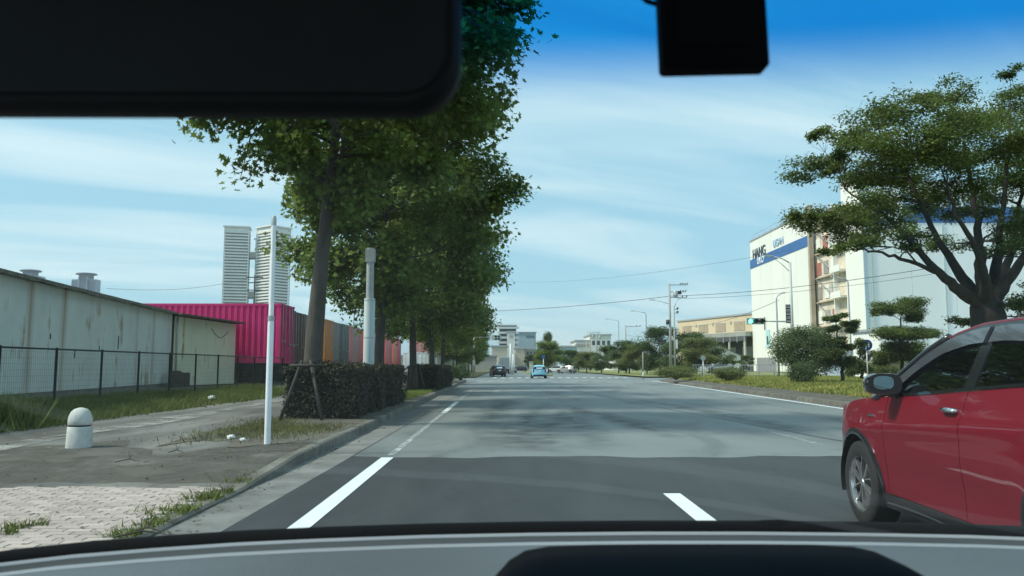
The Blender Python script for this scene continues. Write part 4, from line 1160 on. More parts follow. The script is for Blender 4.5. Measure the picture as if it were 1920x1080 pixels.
# fallen twigs and a clump of dead stalks on the paving
M_TWIG = mat('twig', (.07,.06,.045), .9, var=.2, scale=10)
for k, (px,py,ln,a,lb) in enumerate(((262,1008,.35,.3,'bent dry twig with short side shoots lying on the brick paving'),(275,1001,.28,-.1,'straight dry twig lying on the brick paving by the kerb'),(240,868,.30,.1,'thin dark twig on the path in front of the bollard'),(330,850,.22,-.1,'short dark twig on the path right of the bollard'))):
    c = G(px,py,.055 if py > 890 else .15); b_ = MB(); z = .012
    p0 = Vector((-ln/2*math.cos(a),-ln/2*math.sin(a),z)); p2 = -p0; p2.z = z; p1 = Vector((0,.03,z+.03))
    b_.tube([p0,p1,p2],[.006,.008,.003],5); b_.tube([p1,p1+Vector((-.02,.02,.09))],[.005,.002],4); b_.tube([p1,p1+Vector((.04,.0,.07))],[.004,.002],4)
    tag(b_.build('twig', M_TWIG, None, loc=(c.x,c.y,c.z)), lb, 'twig')
# scattered leaf litter and grit
pts_ = []
for k in range(900):
    y_ = 4.5+13*RNG.random(); x_ = -2.75-RNG.random()**1.5*5
    pts_.append((x_, y_, ZW(y_)+.006 if y_ > 8.4 else .058))
for k in range(350):
    y_ = 5+40*RNG.random()**1.5; pts_.append((XK(y_)+.03+abs(RNG.normal(0,.12)), y_, .018))
nmz = np.tile(np.array([0,0,1.0]),(len(pts_),1))
o = link('leaf_litter', leaf_mesh('leaf_litter', np.array(pts_), nmz, .035, LEAF_OVAL, mat('litter_leaf', (.12,.10,.05), .9, var=0, island=.5), jitter=.25, var=.6)); tag(o, 'scattered dead leaves on the path and in the gutter','leaf litter', kind='stuff')

# traffic signal across the junction, left side (seen from behind its arm)
M_SIG = mat('signal_grey', (0.50,0.53,0.51), .5, var=.1, scale=3)
M_LENS = mat('lens_dark', (.02,.022,.022), .35, var=0)
def sig_head(parent, x, y, z, lit=None, arrow=False):
    h = MB().boxm((x-.65,y-.08,z-.22),(x+.65,y+.10,z+.22)).build('signal_head', M_SIG, parent)
    for k in (-1,0,1):
        m_ = lit if (lit and k == -1) else M_LENS
        b_ = MB(); b_.tube([(x+k*.41,y-.081,z),(x+k*.41,y-.10,z)],[.155,.15],18); b_.build('lens', m_, h, True, sharp=40)
        v_ = MB(); n = 14
        r1 = [Vector((x+k*.41+.175*math.cos(a),y-.08,z+.175*math.sin(a))) for a in [lerp(-.35,math.pi+.35,i/n) for i in range(n+1)]]
        r2 = [p+Vector((0,-.22,-.03)) for p in r1]; v_.grid([r1,r2]); v_.build('visor', M_BLACKP, h, True)
    return h
sg = thing('traffic_signal', 'pale signal mast with straight arm over the left kerb at the crossing', 'traffic light', (-4.25,103,.15))
MB().tube([(0,0,0),(0,0,4.7),(.06,0,4.85),(.2,0,4.92),(2.9,0,4.98)],[.11,.095,.085,.08,.055],12).build('mast', M_SIG, sg, True)
MB().boxm((-.16,-.2,1.3),(.16,-.1,2.0)).build('control_box', M_SIG, sg)
hd = MB().boxm((2.3,-.1,4.55),(3.5,.1,5.25)).build('signal_head', M_SIG, sg)
for i in range(2):
    for j in range(2):
        b_ = MB(); b_.tube([(2.85+i*.38,-.101,4.73+j*.34),(2.85+i*.38,-.13,4.73+j*.34)],[.14,.14],12); b_.build('lens', M_LENS, hd, True, sharp=40)

# ---- twin residential towers joined by bridges
M_TW = mat('tower_white', (0.80,0.79,0.73), .7, var=.05, scale=.05)
M_TWG = mat('tower_glass', (0.30,0.32,0.33), .35, var=.2, scale=.15)
DT = 844
def tower(label, px, wdt, dep, rz, ztop, nfl, fh=3.22):
    c = P(px, 688, DT); t = thing('residential_tower', label, 'tower', (c.x,c.y,0), rz)
    w2, d2 = wdt/2, dep/2
    MB().boxm((-w2+1.6,-d2+1.6,0),(w2-1.6,d2-1.6,ztop-3)).build('core', M_TWG, t)
    bm_ = MB()
    z = ztop-6.5; k = 0
    ring = MB()
    for (a, b2) in (((-w2,-d2),(w2,-d2+.45)),((-w2,d2-.45),(w2,d2)),((-w2,-d2+.45),(-w2+.45,d2-.45)),((w2-.45,-d2+.45),(w2,d2-.45))):
        ring.boxm((a[0],a[1],0),(b2[0],b2[1],1.55))
    ring.boxm((-w2+.4,-d2+.4,0),(w2-.4,d2-.4,.3))
    rme = ring.mesh('balcony', M_TW)
    for k in range(nfl):
        z = ztop-7.5-k*fh
        if z < 1: break
        link('balcony', rme, t, (0,0,z))
    for sx in (-1,1):
        for sy in (-1,1): MB().boxm((sx*w2-(.9 if sx > 0 else -.05),sy*d2-(.9 if sy > 0 else -.05),0),(sx*w2-(.05 if sx > 0 else -.9),sy*d2-(.05 if sy > 0 else -.9),ztop-2.2)).build('corner_pier', M_TW, t)
    MB().boxm((-w2+.7,-d2+.7,ztop-5.7),(w2-.7,d2-.7,ztop-1.4)).build('penthouse', M_TW, t)
    MB().boxm((-w2-1.0,-d2-1.0,ztop-1.38),(w2+1.0,d2+1.0,ztop)).build('roof', M_TW, t)
    return t
tower('left of the twin pale towers, its flat face of white balcony bands', 437, 25.5, 22, R(14), 151, 46)
tower('right of the twin pale towers, turned to show two banded faces', 506, 26, 26, R(-38), 151, 46)
tb = thing('linking_bridge', 'slim pale stair tower with bridges linking the twin towers', 'bridge', (P(481,688,DT+16).x, DT+16, 0))
MB().boxm((-4.5,-3,0),(4,4,140)).build('shaft', M_TW, tb); MB().boxm((-6,-4,140),(5,5,141.5)).build('roof', M_TW, tb)
for z0 in (119,76): 
    MB().boxm((-13,-9,z0),(-1,-5,z0+6.5)).build('bridge_deck', M_TW, tb); MB().boxm((-13,-8.8,z0-1.4),(-1,-5.2,z0-.05)).build('bridge_soffit', M_TWG, tb)
for k in range(24): MB().boxm((-3.6,-3.2,30+k*4.4),(-2.2,-2.99,32+k*4.4)).build('window', M_TWG, tb)
# two hazy far towers
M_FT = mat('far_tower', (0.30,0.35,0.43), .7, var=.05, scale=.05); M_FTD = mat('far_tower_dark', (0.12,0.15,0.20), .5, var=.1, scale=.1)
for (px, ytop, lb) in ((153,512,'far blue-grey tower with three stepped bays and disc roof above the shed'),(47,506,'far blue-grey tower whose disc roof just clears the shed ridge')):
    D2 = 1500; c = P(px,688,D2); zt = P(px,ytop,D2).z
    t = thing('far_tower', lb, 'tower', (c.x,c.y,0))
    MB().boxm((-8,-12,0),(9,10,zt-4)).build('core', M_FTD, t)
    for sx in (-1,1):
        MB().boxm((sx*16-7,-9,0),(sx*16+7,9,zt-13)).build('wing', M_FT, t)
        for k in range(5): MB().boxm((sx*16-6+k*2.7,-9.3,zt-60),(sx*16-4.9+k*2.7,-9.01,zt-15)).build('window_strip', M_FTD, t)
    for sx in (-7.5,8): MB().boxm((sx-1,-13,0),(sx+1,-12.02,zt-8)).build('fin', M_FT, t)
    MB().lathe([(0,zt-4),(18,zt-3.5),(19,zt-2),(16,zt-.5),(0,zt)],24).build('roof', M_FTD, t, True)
# pole and cross-arms seen between the towers, and its line
ep = thing('utility_pole', 'dark distant utility pole with cross-arms between the twin towers', 'utility pole', (P(472,688,160).x,160,0))
MB().cyl((0,0,0),(0,0,P(472,516,160).z),.2,.13,8).build('shaft', M_BLACKP, ep, True)
for py, hw in ((520,1.7),(530,1.2),(544,1.5)):
    z = P(472,py,160).z; MB().boxm((-hw,-.09,z-.09),(hw,.09,z+.09)).build('cross_arm', M_BLACKP, ep)
a, b_ = P(200,541,160), P(471,523,160)
pl = [lerp(a,b_,i/20)+Vector((0,0,-1.1*math.sin(math.pi*i/20))) for i in range(21)]
tag(MB().tube(pl,.035,5).build('overhead_wire', M_BLACKP), 'thin overhead wire reaching the dark pole between the twin towers','wire')

# ================================================================== CARS
def paint(name, col):
    m = bpy.data.materials.new(name); t, b = nodes_of(m)
    b.inputs['Base Color'].default_value = (*col,1); b.inputs['Roughness'].default_value = .5; b.inputs['Metallic'].default_value = 0.0; b.inputs['Specular IOR Level'].default_value = .2
    b.inputs['Coat Weight'].default_value = .7; b.inputs['Coat Roughness'].default_value = .02
    n = t.nodes.new('ShaderNodeTexNoise'); n.inputs['Scale'].default_value = 1.2; n.inputs['Detail'].default_value = 2
    tcn = t.nodes.new('ShaderNodeTexCoord'); t.links.new(tcn.outputs['Object'], n.inputs['Vector'])
    bp = t.nodes.new('ShaderNodeBump'); bp.inputs['Strength'].default_value = .03; bp.inputs['Distance'].default_value = .02
    t.links.new(n.outputs['Fac'], bp.inputs['Height']); t.links.new(bp.outputs[0], b.inputs['Coat Normal'])
    MATS[name] = m; return m
M_RED = paint('paint_red', (0.155,0.003,0.013)); M_BLUE = paint('paint_blue', (0.22,0.55,0.72)); M_BLK = paint('paint_black', (.012,.012,.014)); M_WHT = paint('paint_white', (.72,.73,.72)); M_SLV = paint('paint_silver', (.42,.44,.45))
M_CARBLK = mat('car_black_gloss', (.010,.010,.012), .18, var=0, coat=.6)
M_CARTRIM = mat('car_black_trim', (.014,.014,.015), .55, var=.1, scale=9)
M_CHROME = mat('chrome', (.72,.74,.76), .12, metal=1.0, var=0)
M_ALLOY = mat('alloy_silver', (.62,.63,.65), .25, metal=.85, var=0)
M_VISOR = mat('door_visor', (.06,.065,.08), .10, var=0, coat=1.0)
M_TAIL = mat('tail_lamp', (.30,.012,.015), .2, var=0, coat=1.0)
M_HEADL = mat('head_lamp', (.55,.58,.6), .1, var=0, coat=1.0)
M_PLATE = mat('number_plate', (.75,.76,.74), .5, var=.05)
M_SEAT = mat('car_interior', (.018,.018,.02), .9, var=.1)
M_CGLASS = glass_mat('car_glass', (.9,.95,.97), .015, 2.1, (.17,.20,.19))
M_CGLASS_D = glass_mat('car_glass_privacy', (.9,.95,.97), .015, 2.1, (.05,.055,.055))

class CarShape:
    def __init__(s, belt, roof, W, prof, wb=1.305, wr=.333, yf=1.95, yr=-1.97, sill=.27):
        s.belt_p, s.roof_p, s.W_p, s.prof_p = belt, roof, W, prof; s.wb, s.wr, s.yf, s.yr, s.sill = wb, wr, yf, yr, sill
        def sm(pts):
            xs = np.linspace(pts[0][0], pts[-1][0], 400) if pts[0][0] < pts[-1][0] else np.linspace(pts[-1][0], pts[0][0], 400)
            ys = np.array([interp(x, pts) for x in xs]); k = np.hanning(27); k /= k.sum()
            yp = np.pad(ys, 13, mode='reflect', reflect_type='odd'); return xs, np.convolve(yp, k, 'valid')
        s.b, s.r, s.w, s.p = sm(belt), sm(roof), sm(W), sm(prof)
    def belt(s, y): return float(np.interp(y, *s.b))
    def roof(s, y): return float(np.interp(y, *s.r))
    def x(s, y, z):
        W = float(np.interp(y, *s.w)); p = float(np.interp(z, *s.p))
        zc = .80 - .07*(y-.9); crease = .016*math.exp(-((z-zc)/.05)**2)*(1 if -1.8 < y < 1.2 else 0)
        lo = -.012*math.exp(-((z-.50)/.10)**2)*max(0,1-(y/1.0)**4) if abs(y) < 1.0 else 0
        d = min(abs(y-s.wb), abs(y+s.wb)); fl = .018*math.exp(-(d/.42)**4)*math.exp(-((z-.55)/.28)**2)
        return W - p + crease + lo + fl
def make_car(label, S_, pm, loc, rz, group=None, visor=True, full=True, cat='car', name='car', wheel_style=True):
    t = thing(name, label, cat, loc, rz, group)
    AR = S_.wr + .055
    def arch(y):
        z = S_.sill
        for yc in (S_.wb, -S_.wb):
            if abs(y-yc) < AR: z = max(z, S_.wr + math.sqrt(max(AR*AR-(y-yc)**2, 0)))
        return z
    def ysamp(a, b, n):
        out = set(np.linspace(a, b, n).tolist())
        for yc in (S_.wb, -S_.wb):
            for k in range(13):
                q = yc + AR*math.cos(math.pi*k/12)
                for e in (q,): 
                    if a < e < b: out.add(e)
            for e in (yc-AR-.002, yc+AR+.002):
                if a < e < b: out.add(e)
        return sorted(out)
    def panel(name_, ys, zb, zt, nz, off, m, parent, side, thick=0.0):
        rows = []
        for y in ys:
            a, b = zb(y), zt(y); b = max(b, a+.001)
            rows.append([Vector((side*(S_.x(y, lerp(a,b,j/nz))+off), y, lerp(a,b,j/nz))) for j in range(nz+1)])
        mb = MB()
        if thick:
            fr = rows
            rows = [[Vector((p.x-side*thick,p.y,p.z)) for p in fr[0]]] + fr + [[Vector((p.x-side*thick,p.y,p.z)) for p in fr[-1]]]
            rows = [[Vector((r_[0].x-side*thick,r_[0].y,r_[0].z))]+r_+[Vector((r_[-1].x-side*thick,r_[-1].y,r_[-1].z))] for r_ in rows]
        mb.grid(rows if side < 0 else [r_[::-1] for r_ in rows])
        return mb.build(name_, m, parent, True, sharp=50)
    belt = S_.belt
    top = lambda y: S_.roof(y)-.035
    NF = 34
    body = None
    D0, D1, D2 = .80, -.28, -1.02           # door edges
    inner = MB()
    for side in (-1,1):
        ys = ysamp(S_.yr+.02, S_.yf-.02, 60)
        rows = [[Vector((side*(S_.x(y, lerp(arch(y)+.004,belt(y)-.004,j/6))-.014), y, lerp(arch(y)+.004,belt(y)-.004,j/6))) for j in range(7)] for y in ys]
        inner.grid(rows if side < 0 else [r_[::-1] for r_ in rows])
    inner.boxm((-.70,S_.yr+.15,.24),(.70,S_.yf-.15,.34))
    inner.build('underbody', M_CARTRIM, t)
    g = .0035
    for side in (-1,1):
        panel('fender', ysamp(D0+g, S_.yf, 30), arch, lambda y: belt(y)-.001, 14, 0, pm, t, side, .012)
        fd = panel('door', np.linspace(D1+g, D0-g, 26), lambda y: S_.sill+.055, lambda y: belt(y)-.001, 16, 0, pm, t, side, .012)
        rdoor = panel('door', ysamp(D2+g, D1-g, 20), lambda y: max(S_.sill+.055, arch(y)), lambda y: belt(y)-.001, 16, 0, pm, t, side, .012)
        panel('rear_quarter', ysamp(S_.yr, D2-g, 30), arch, lambda y: belt(y)-.001, 14, 0, pm, t, side, .012)
        # sill cladding with bright strip, arch cladding
        panel('sill', np.linspace(-.90, .90, 20), lambda y: S_.sill-.06, lambda y: S_.sill+.05, 4, .016, M_CARTRIM, t, side, .03)
        panel('sill_strip', np.linspace(-.35, .86, 16), lambda y: S_.sill-.035+.02*math.sin((y+.35)*2.2), lambda y: S_.sill-.018+.02*math.sin((y+.35)*2.2), 2, .024, M_CHROME, t, side)
        for yc in (S_.wb, -S_.wb):
            rows = []
            for k in range(29):
                a = lerp(-.12, math.pi+.12, k/28)
                rr = []
                for e, off in ((AR-.004,-.02),(AR-.004,.010),(AR+.022,.016),(AR+.045,.010),(AR+.047,-.004)):
                    y_ = yc + e*math.cos(a); z_ = max(S_.wr+e*math.sin(a), .2); y_ = min(max(y_, S_.yr), S_.yf)
                    rr.append(Vector((side*(S_.x(y_,z_)+off), y_, z_)))
                rows.append(rr)
            MB().grid(rows if side > 0 else [r_[::-1] for r_ in rows]).build('arch_trim', M_CARBLK, t, True, sharp=50)
            rows = [[Vector((side*(S_.x(yc,.6)-q),yc+AR*1.005*math.cos(a),S_.wr+AR*1.005*math.sin(a))) for q in (.012,.34)] for a in [lerp(-.3,math.pi+.3,k/20) for k in range(21)]]
            MB().grid(rows).build('wheel_well', M_CARTRIM, t, True)
        # greenhouse frame and glass
        yA, yC = .97, -1.62
        wt = lambda y: min(S_.roof(y)-.085, S_.roof(y)-.06)
        frame_lo = lambda y: belt(y)+.0
        # belt moulding
        panel('belt_moulding', np.linspace(-1.30,.80,24), lambda y: belt(y)+.001, lambda y: belt(y)+.022, 2, .006, M_CARBLK, t, side, .02)
        ysf = [y for y in np.linspace(D1+.06, .86, 26)]
        gtop = lambda y: max(min(S_.roof(y)-.085, 1.50), belt(y)+.024)
        glass1 = panel('side_window', ysf, lambda y: belt(y)+.024, gtop, 8, .0, M_CGLASS, fd, side)
        glass2 = panel('side_window', np.linspace(-1.18, D1-.05, 20), lambda y: belt(y)+.024+max(0,(-.98-y))*.5, gtop, 8, .0, M_CGLASS_D, rdoor, side)
        # pillars: strip along roof, B pillar, rear pillar
        panel('roof_rail', np.linspace(-1.70,.97,44), lambda y: gtop(y)-.004 if -1.18 < y < .86 else max(belt(y), S_.roof(y)-.13) , lambda y: max(top(y), belt(y)+.026), 3, .004, M_CARBLK, t, side, .02)
        panel('centre_pillar', np.linspace(D1-.055, D1+.065, 4), lambda y: belt(y)+.02, gtop, 6, .006, M_CARBLK, t, side, .02)
        panel('rear_pillar', np.linspace(-1.86,-1.17,18), lambda y: belt(y)+.0, lambda y: max(top(y)-.02, belt(y)+.03), 8, .005, pm, t, side, .02)
        if visor:
            panel('window_visor', np.linspace(D1+.03,.84,24), lambda y: max(gtop(y)-.085, belt(y)+.026), lambda y: gtop(y)+.012, 4, .024, M_VISOR, fd, side, .02)
            panel('window_visor', np.linspace(-1.10,D1-.03,18), lambda y: max(gtop(y)-.085, belt(y)+.026), lambda y: gtop(y)+.012, 4, .024, M_VISOR, rdoor, side, .02)
        # handle
        hy, hz = D1+.13, belt(D1+.13)-.115
        hx = side*(S_.x(hy,hz)+.028)
        hb = MB(); hb.tube([(hx-side*.03,hy-.085,hz),(hx,hy-.07,hz+.002),(hx+side*.004,hy,hz+.004),(hx,hy+.07,hz+.002),(hx-side*.03,hy+.085,hz)],[.012,.015,.017,.015,.012],8); hb.build('handle', M_CHROME, fd, True)
        if full:
            cu = MB(); cu.box((side*(S_.x(hy,hz)+.002),hy,hz-.012),(.010,.15,.055)); cu.build('handle_cup', M_CARTRIM, fd)
            # wing mirror
            my, mz = .63, belt(.63)+.09; mx_ = side*(S_.x(.63,1.05)+.13)
            rows = []
            for yo, sc_ in ((.085,.35),(.07,.72),(.02,.97),(-.05,1.0),(-.075,.96)):
                rows.append([Vector((mx_+.125*sc_*(abs(math.cos(a))**.7)*(1 if math.cos(a) > 0 else -1), my+yo, mz+.078*sc_*(abs(math.sin(a))**.7)*(1 if math.sin(a) > 0 else -1))) for a in [2*math.pi*k/24 for k in range(25)]])
            mr_ = MB().grid(rows).build('wing_mirror', M_CARBLK, t, True)
            MB().add([(mx_+side*.012+.072*(abs(math.cos(a))**.7)*(1 if math.cos(a) > 0 else -1), my-.078, mz+.010+.048*(abs(math.sin(a))**.7)*(1 if math.sin(a) > 0 else -1)) for a in [2*math.pi*k/24 for k in range(24)]],[tuple(range(24))]).build('mirror_glass', mat('wing_mirror_glass',(.45,.55,.56),.06,metal=1.0,var=0), mr_)
            MB().add([(mx_+.12*(abs(math.cos(a))**.7)*(1 if math.cos(a) > 0 else -1), my-.0755, mz+.074*(abs(math.sin(a))**.7)*(1 if math.sin(a) > 0 else -1)) for a in [2*math.pi*k/24 for k in range(24)]],[tuple(range(24))]).build('mirror_bezel', M_CARTRIM, mr_)
            MB().tube([(side*(S_.x(.66,1.06)-.02),.66,belt(.66)+.02),(mx_-side*.08,my+.02,mz-.045)],[.045,.035],8).build('mirror_arm', M_CARTRIM, mr_, True)
            MB().box((side*(S_.x(1.02,.88)+.004),1.02,.885),(.012,.10,.016)).build('side_marker', M_CHROME, t)
            # fuel for the eye inside: seats
    for sx in (-.37,.37):
        if full:
            sb = MB(); sb.box((sx,-.32,.72),(.48,.16,.72),rx=-.25); sb.box((sx,-.42,1.20),(.26,.09,.18),rx=-.2); sb.box((sx,0,.48),(.5,.52,.16)); sb.build('seat', M_SEAT, t)
    # roof, windscreen, hood
    def cross(ys, edge_z, edge_x, crown, n=12):
        rows = []
        for y in ys:
            ex, ez = edge_x(y), edge_z(y)
            rows.append([Vector((ex*s_, y, ez+crown(y)*(1-abs(s_)**2.4))) for s_ in np.linspace(-1,1,n+1)])
        return rows
    ex = lambda y: S_.x(y, max(top(y), belt(y)+.02))+.012
    rf_ = cross(np.linspace(-1.75,.33,26), lambda y: top(y)-.004, ex, lambda y: .055)
    rf_ = [[Vector((r_[0].x,r_[0].y,r_[0].z-.02))]+r_+[Vector((r_[-1].x,r_[-1].y,r_[-1].z-.02))] for r_ in rf_]
    MB().grid(rf_).build('roof', pm, t, True)
    MB().grid(cross(np.linspace(.335,1.02,14), lambda y: max(top(y),belt(y)+.005), lambda y: ex(y)-.03, lambda y: .05)).build('windscreen', M_CGLASS, t, True)
    # A pillars
    for side in (-1,1):
        pl = [(side*(S_.x(y,max(top(y),belt(y)))+.004), y, max(top(y),belt(y)+.0)) for y in np.linspace(.25,1.02,12)]
        MB().tube(pl, .026, 8).build('front_pillar', M_CARBLK if full else pm, t, True)
    hd_ = cross(np.linspace(1.0,S_.yf+.04,18), lambda y: belt(min(y,S_.yf))-.004, lambda y: S_.x(min(y,S_.yf), belt(min(y,S_.yf)))-.002, lambda y: .055*min(1,(S_.yf+.25-y)/.5))
    MB().grid(hd_).build('bonnet', pm, t, True)
    # nose and tail, swept across
    def endcap(name_, prof_, yend, m, expo=2.6, n=16, off=0, xlim=1.0):
        rows = []
        for (yp, z) in prof_:
            hx = S_.x(yend, z) if z < belt(yend) else S_.x(yend, min(z, belt(yend)))-(z-belt(yend))*.42
            rows.append([Vector((hx*s_*xlim, yend+(yp-yend)*(1-abs(s_*xlim)**expo)+off, z)) for s_ in np.linspace(-1,1,n+1)])
        return MB().grid(rows if yend < 0 else rows[::-1])
    fz = belt(S_.yf)
    endcap('front', [(S_.yf+.05,fz-.004),(S_.yf+.14,fz-.07),(S_.yf+.21,.62),(S_.yf+.23,.48),(S_.yf+.20,.32),(S_.yf+.08,.22)], S_.yf, pm).build('front_bumper', pm, t, True)
    rz0 = belt(S_.yr)
    endcap('rear', [(S_.yr-.10,rz0-.02),(S_.yr-.13,.85),(S_.yr-.135,.68)], S_.yr, pm).build('tailgate', pm, t, True)
    rb = endcap('rear', [(S_.yr-.135,.678),(S_.yr-.18,.62),(S_.yr-.19,.50),(S_.yr-.17,.40)], S_.yr, pm).build('rear_bumper', pm, t, True)
    endcap('rear', [(S_.yr-.168,.398),(S_.yr-.14,.30),(S_.yr-.02,.22)], S_.yr, M_CARTRIM).build('bumper_skirt', M_CARTRIM, rb, True)
    yt = -1.752
    ztop_ = top(yt)
    rows = []
    for k in range(9):
        s_ = k/8; y = lerp(yt, S_.yr-.10, s_**1.4*.95+.05*s_); z = lerp(ztop_, rz0-.02, s_)
        hx = lerp(ex(yt), S_.x(S_.yr, rz0), s_)
        rows.append([Vector((hx*q, y+.10*abs(q)**3, z+.055*(1-abs(q)**2.4)*(1-s_))) for q in np.linspace(-1,1,15)])
    MB().grid(rows).build('rear_window_frame', M_CARBLK, t, True)
    MB().grid([[Vector((p.x*.86,p.y-.012,p.z-.004)) for p in r_] for r_ in rows[1:7]]).build('rear_window', M_CGLASS_D, t, True)
    for side in (-1,1):
        rows = []
        for k in range(7):
            z = lerp(.70, rz0-.04, k/6)
            rows.append([Vector((side*(S_.x(S_.yr,z)*q+.004), S_.yr+(-.115)*(1-q**2.6)-.012, z)) for q in (1.0,.94,.86,.78)])
        MB().grid(rows if side > 0 else rows[::-1]).build('tail_light', M_TAIL, t, True)
        hl = MB(); rows = []
        for k in range(5):
            z = lerp(.66,fz-.06,k/4)
            rows.append([Vector((side*(S_.x(S_.yf,z)*q+.004), S_.yf+.20*(1-q**2.6)+.012, z)) for q in (1.0,.93,.84,.72,.62)])
        hl.grid(rows); hl.build('headlight', M_HEADL, t, True)
    MB().boxm((-.17,S_.yr-.165,.73),(.17,S_.yr-.15,.90)).build('number_plate', M_PLATE, t)
    # wheels
    ty = MB().lathe([(.215,-.10),(.235,-.108),(.30,-.108),(S_.wr-.008,-.095),(S_.wr,-.07),(S_.wr,.07),(S_.wr-.008,.095),(.30,.108),(.235,.108),(.215,.10),(.20,.0)],44,'X')
    tyme = ty.mesh('tyre', M_RUBBER, True)
    disc = MB().lathe([(0,.012),(.20,.012),(.212,.06),(.216,.09)],40,'X').mesh('wheel', M_CARTRIM, True)
    rim = MB(); rim.lathe([(.206,.06),(.214,.098),(.224,.104),(.228,.096)],44,'X'); rim.lathe([(0,.088),(.028,.088),(.034,.08),(.036,.03)],20,'X')
    if wheel_style:
        # five twisted pairs: bright outlines of blade-shaped spokes
        for k in range(5):
            a0 = 2*math.pi*k/5 + .25
            def pol(r_, a, h): return (h, r_*math.cos(a0+a), r_*math.sin(a0+a))
            for (ai, ao, w0, w1) in ((-.10,-.44,.007,.008),(.16,.30,.007,.014)):
                pts = [(lerp(.030,.212,i/6), lerp(ai,ao,(i/6)**.8), lerp(w0,w1,i/6)) for i in range(7)]
                vs = []
                for r_, a, wv in pts:
                    da = wv/max(r_,.05)/1.6
                    vs += [pol(r_,a-da,.086),pol(r_,a+da,.086),pol(r_,a+da,.055),pol(r_,a-da,.055)]
                fs = []
                for i in range(6):
                    o = i*4
                    for q in range(4): fs.append((o+q,o+(q+1)%4,o+4+(q+1)%4,o+4+q))
                rim.add(vs, fs)
            # bright tip joining the pair at the rim
            vs = [pol(.202,-.46,.086),pol(.214,-.46,.088),pol(.214,-.26,.088),pol(.200,-.30,.086)]
            rim.add(vs,[(0,1,2,3)])
    else:
        for k in range(7):
            a0 = 2*math.pi*k/7; vs = []
            for r_, wv in ((.03,.02),(.21,.026)):
                for s_ in (-1,1): vs += [(.085, r_*math.cos(a0)-s_*wv*math.sin(a0), r_*math.sin(a0)+s_*wv*math.cos(a0))]
            rim.add(vs,[(0,1,3,2)])
    rimme = rim.mesh('rim', M_ALLOY, True); rimme.set_sharp_from_angle(angle=R(30))
    for side in (-1,1):
        for yc in (S_.wb,-S_.wb):
            wh = link('wheel', disc, t, (side*(S_.x(yc,.6)-.125), yc, S_.wr)); wh.rotation_euler = (R(23)*(1 if yc > 0 else 2.2), 0, 0 if side > 0 else math.pi)
            link('tyre', tyme, wh); link('rim', rimme, wh)
    return t
SUV = CarShape(
    belt=[(-2.1,1.16),(-1.4,1.165),(-.8,1.145),(-.2,1.10),(.4,1.055),(.9,1.025),(1.1,1.015),(1.4,.985),(1.7,.925),(1.9,.855),(2.1,.76)],
    roof=[(-2.1,1.20),(-1.95,1.30),(-1.8,1.40),(-1.5,1.49),(-1.0,1.555),(-.5,1.58),(-.1,1.57),(.2,1.515),(.45,1.405),(.7,1.245),(.9,1.10),(1.02,1.02),(1.2,.98)],
    W=[(-2.12,.58),(-2.05,.72),(-1.95,.80),(-1.75,.86),(-1.3,.89),(-.6,.878),(0,.872),(.6,.876),(1.2,.888),(1.45,.882),(1.65,.862),(1.8,.825),(1.92,.775),(2.05,.69),(2.2,.5)],
    prof=[(.1,.09),(.2,.07),(.3,.035),(.42,.02),(.55,.006),(.7,.0),(.82,.004),(.92,.018),(1.02,.045),(1.1,.075),(1.2,.118),(1.35,.19),(1.5,.27),(1.65,.35)])
HATCH = CarShape(
    belt=[(-2.1,1.02),(-1.4,1.02),(-.8,1.0),(0,.97),(.9,.95),(1.2,.93),(1.6,.87),(1.9,.78),(2.1,.70)],
    roof=[(-2.1,1.06),(-1.95,1.18),(-1.8,1.32),(-1.4,1.45),(-.8,1.51),(-.2,1.50),(.2,1.43),(.5,1.30),(.8,1.10),(1.02,.95),(1.2,.92)],
    W=SUV.W_p, prof=[(.1,.09),(.2,.07),(.3,.035),(.42,.02),(.55,.006),(.7,.0),(.82,.006),(.92,.025),(1.02,.06),(1.1,.10),(1.2,.15),(1.35,.23),(1.5,.31),(1.65,.39)], wr=.31, sill=.24)
make_car('glossy red crossover with black arches and smoked door visors alongside the camera car', SUV, M_RED, (3.635, 5.08, 0.006), R(-3.2), name='red_car')
def far_car(label, px, py, pm, rz=0.0, shape=HATCH, sc=1.0, name='car', z=0.0):
    c = G(px, py, z); o = make_car(label, shape, pm, (c.x,c.y,z), rz, visor=False, full=False, name=name, wheel_style=False); o.scale = (sc,sc,sc); return o
far_car('light blue hatchback driving ahead over the crossing', 1010, 709, M_BLUE, name='blue_car', sc=.97)
far_car('black car waiting by the left kerb beyond the crossing', 933, 706.2, M_BLK, R(8), name='black_car')
far_car('silver car in the far left lane behind the black car', 960, 699, M_SLV, R(5), name='silver_car')
far_car('white car turning out at the far right of the island', 1043, 698.5, M_WHT, R(70), name='white_car')
far_car('grey car waiting on the far side of the island', 1062, 699.8, M_SLV, R(60), name='grey_car')
far_car('dark car far down the left side of the road', 975, 696.5, M_BLK, R(80), name='dark_car')
for px, d, pm, rz, lb in ((1318,128,M_WHT,80,'white car parked under the tree by the loading canopy'),(1347,118,M_SLV,95,'silver wagon parked behind the clipped bush'),(1290,140,M_WHT,90,'white car parked behind the utility poles')):
    c = P(px,690,d); o = make_car(lb, SUV, pm, (c.x,d,.30), R(rz), visor=False, full=False, name='parked_car', wheel_style=False, group='cars parked by the loading canopy')
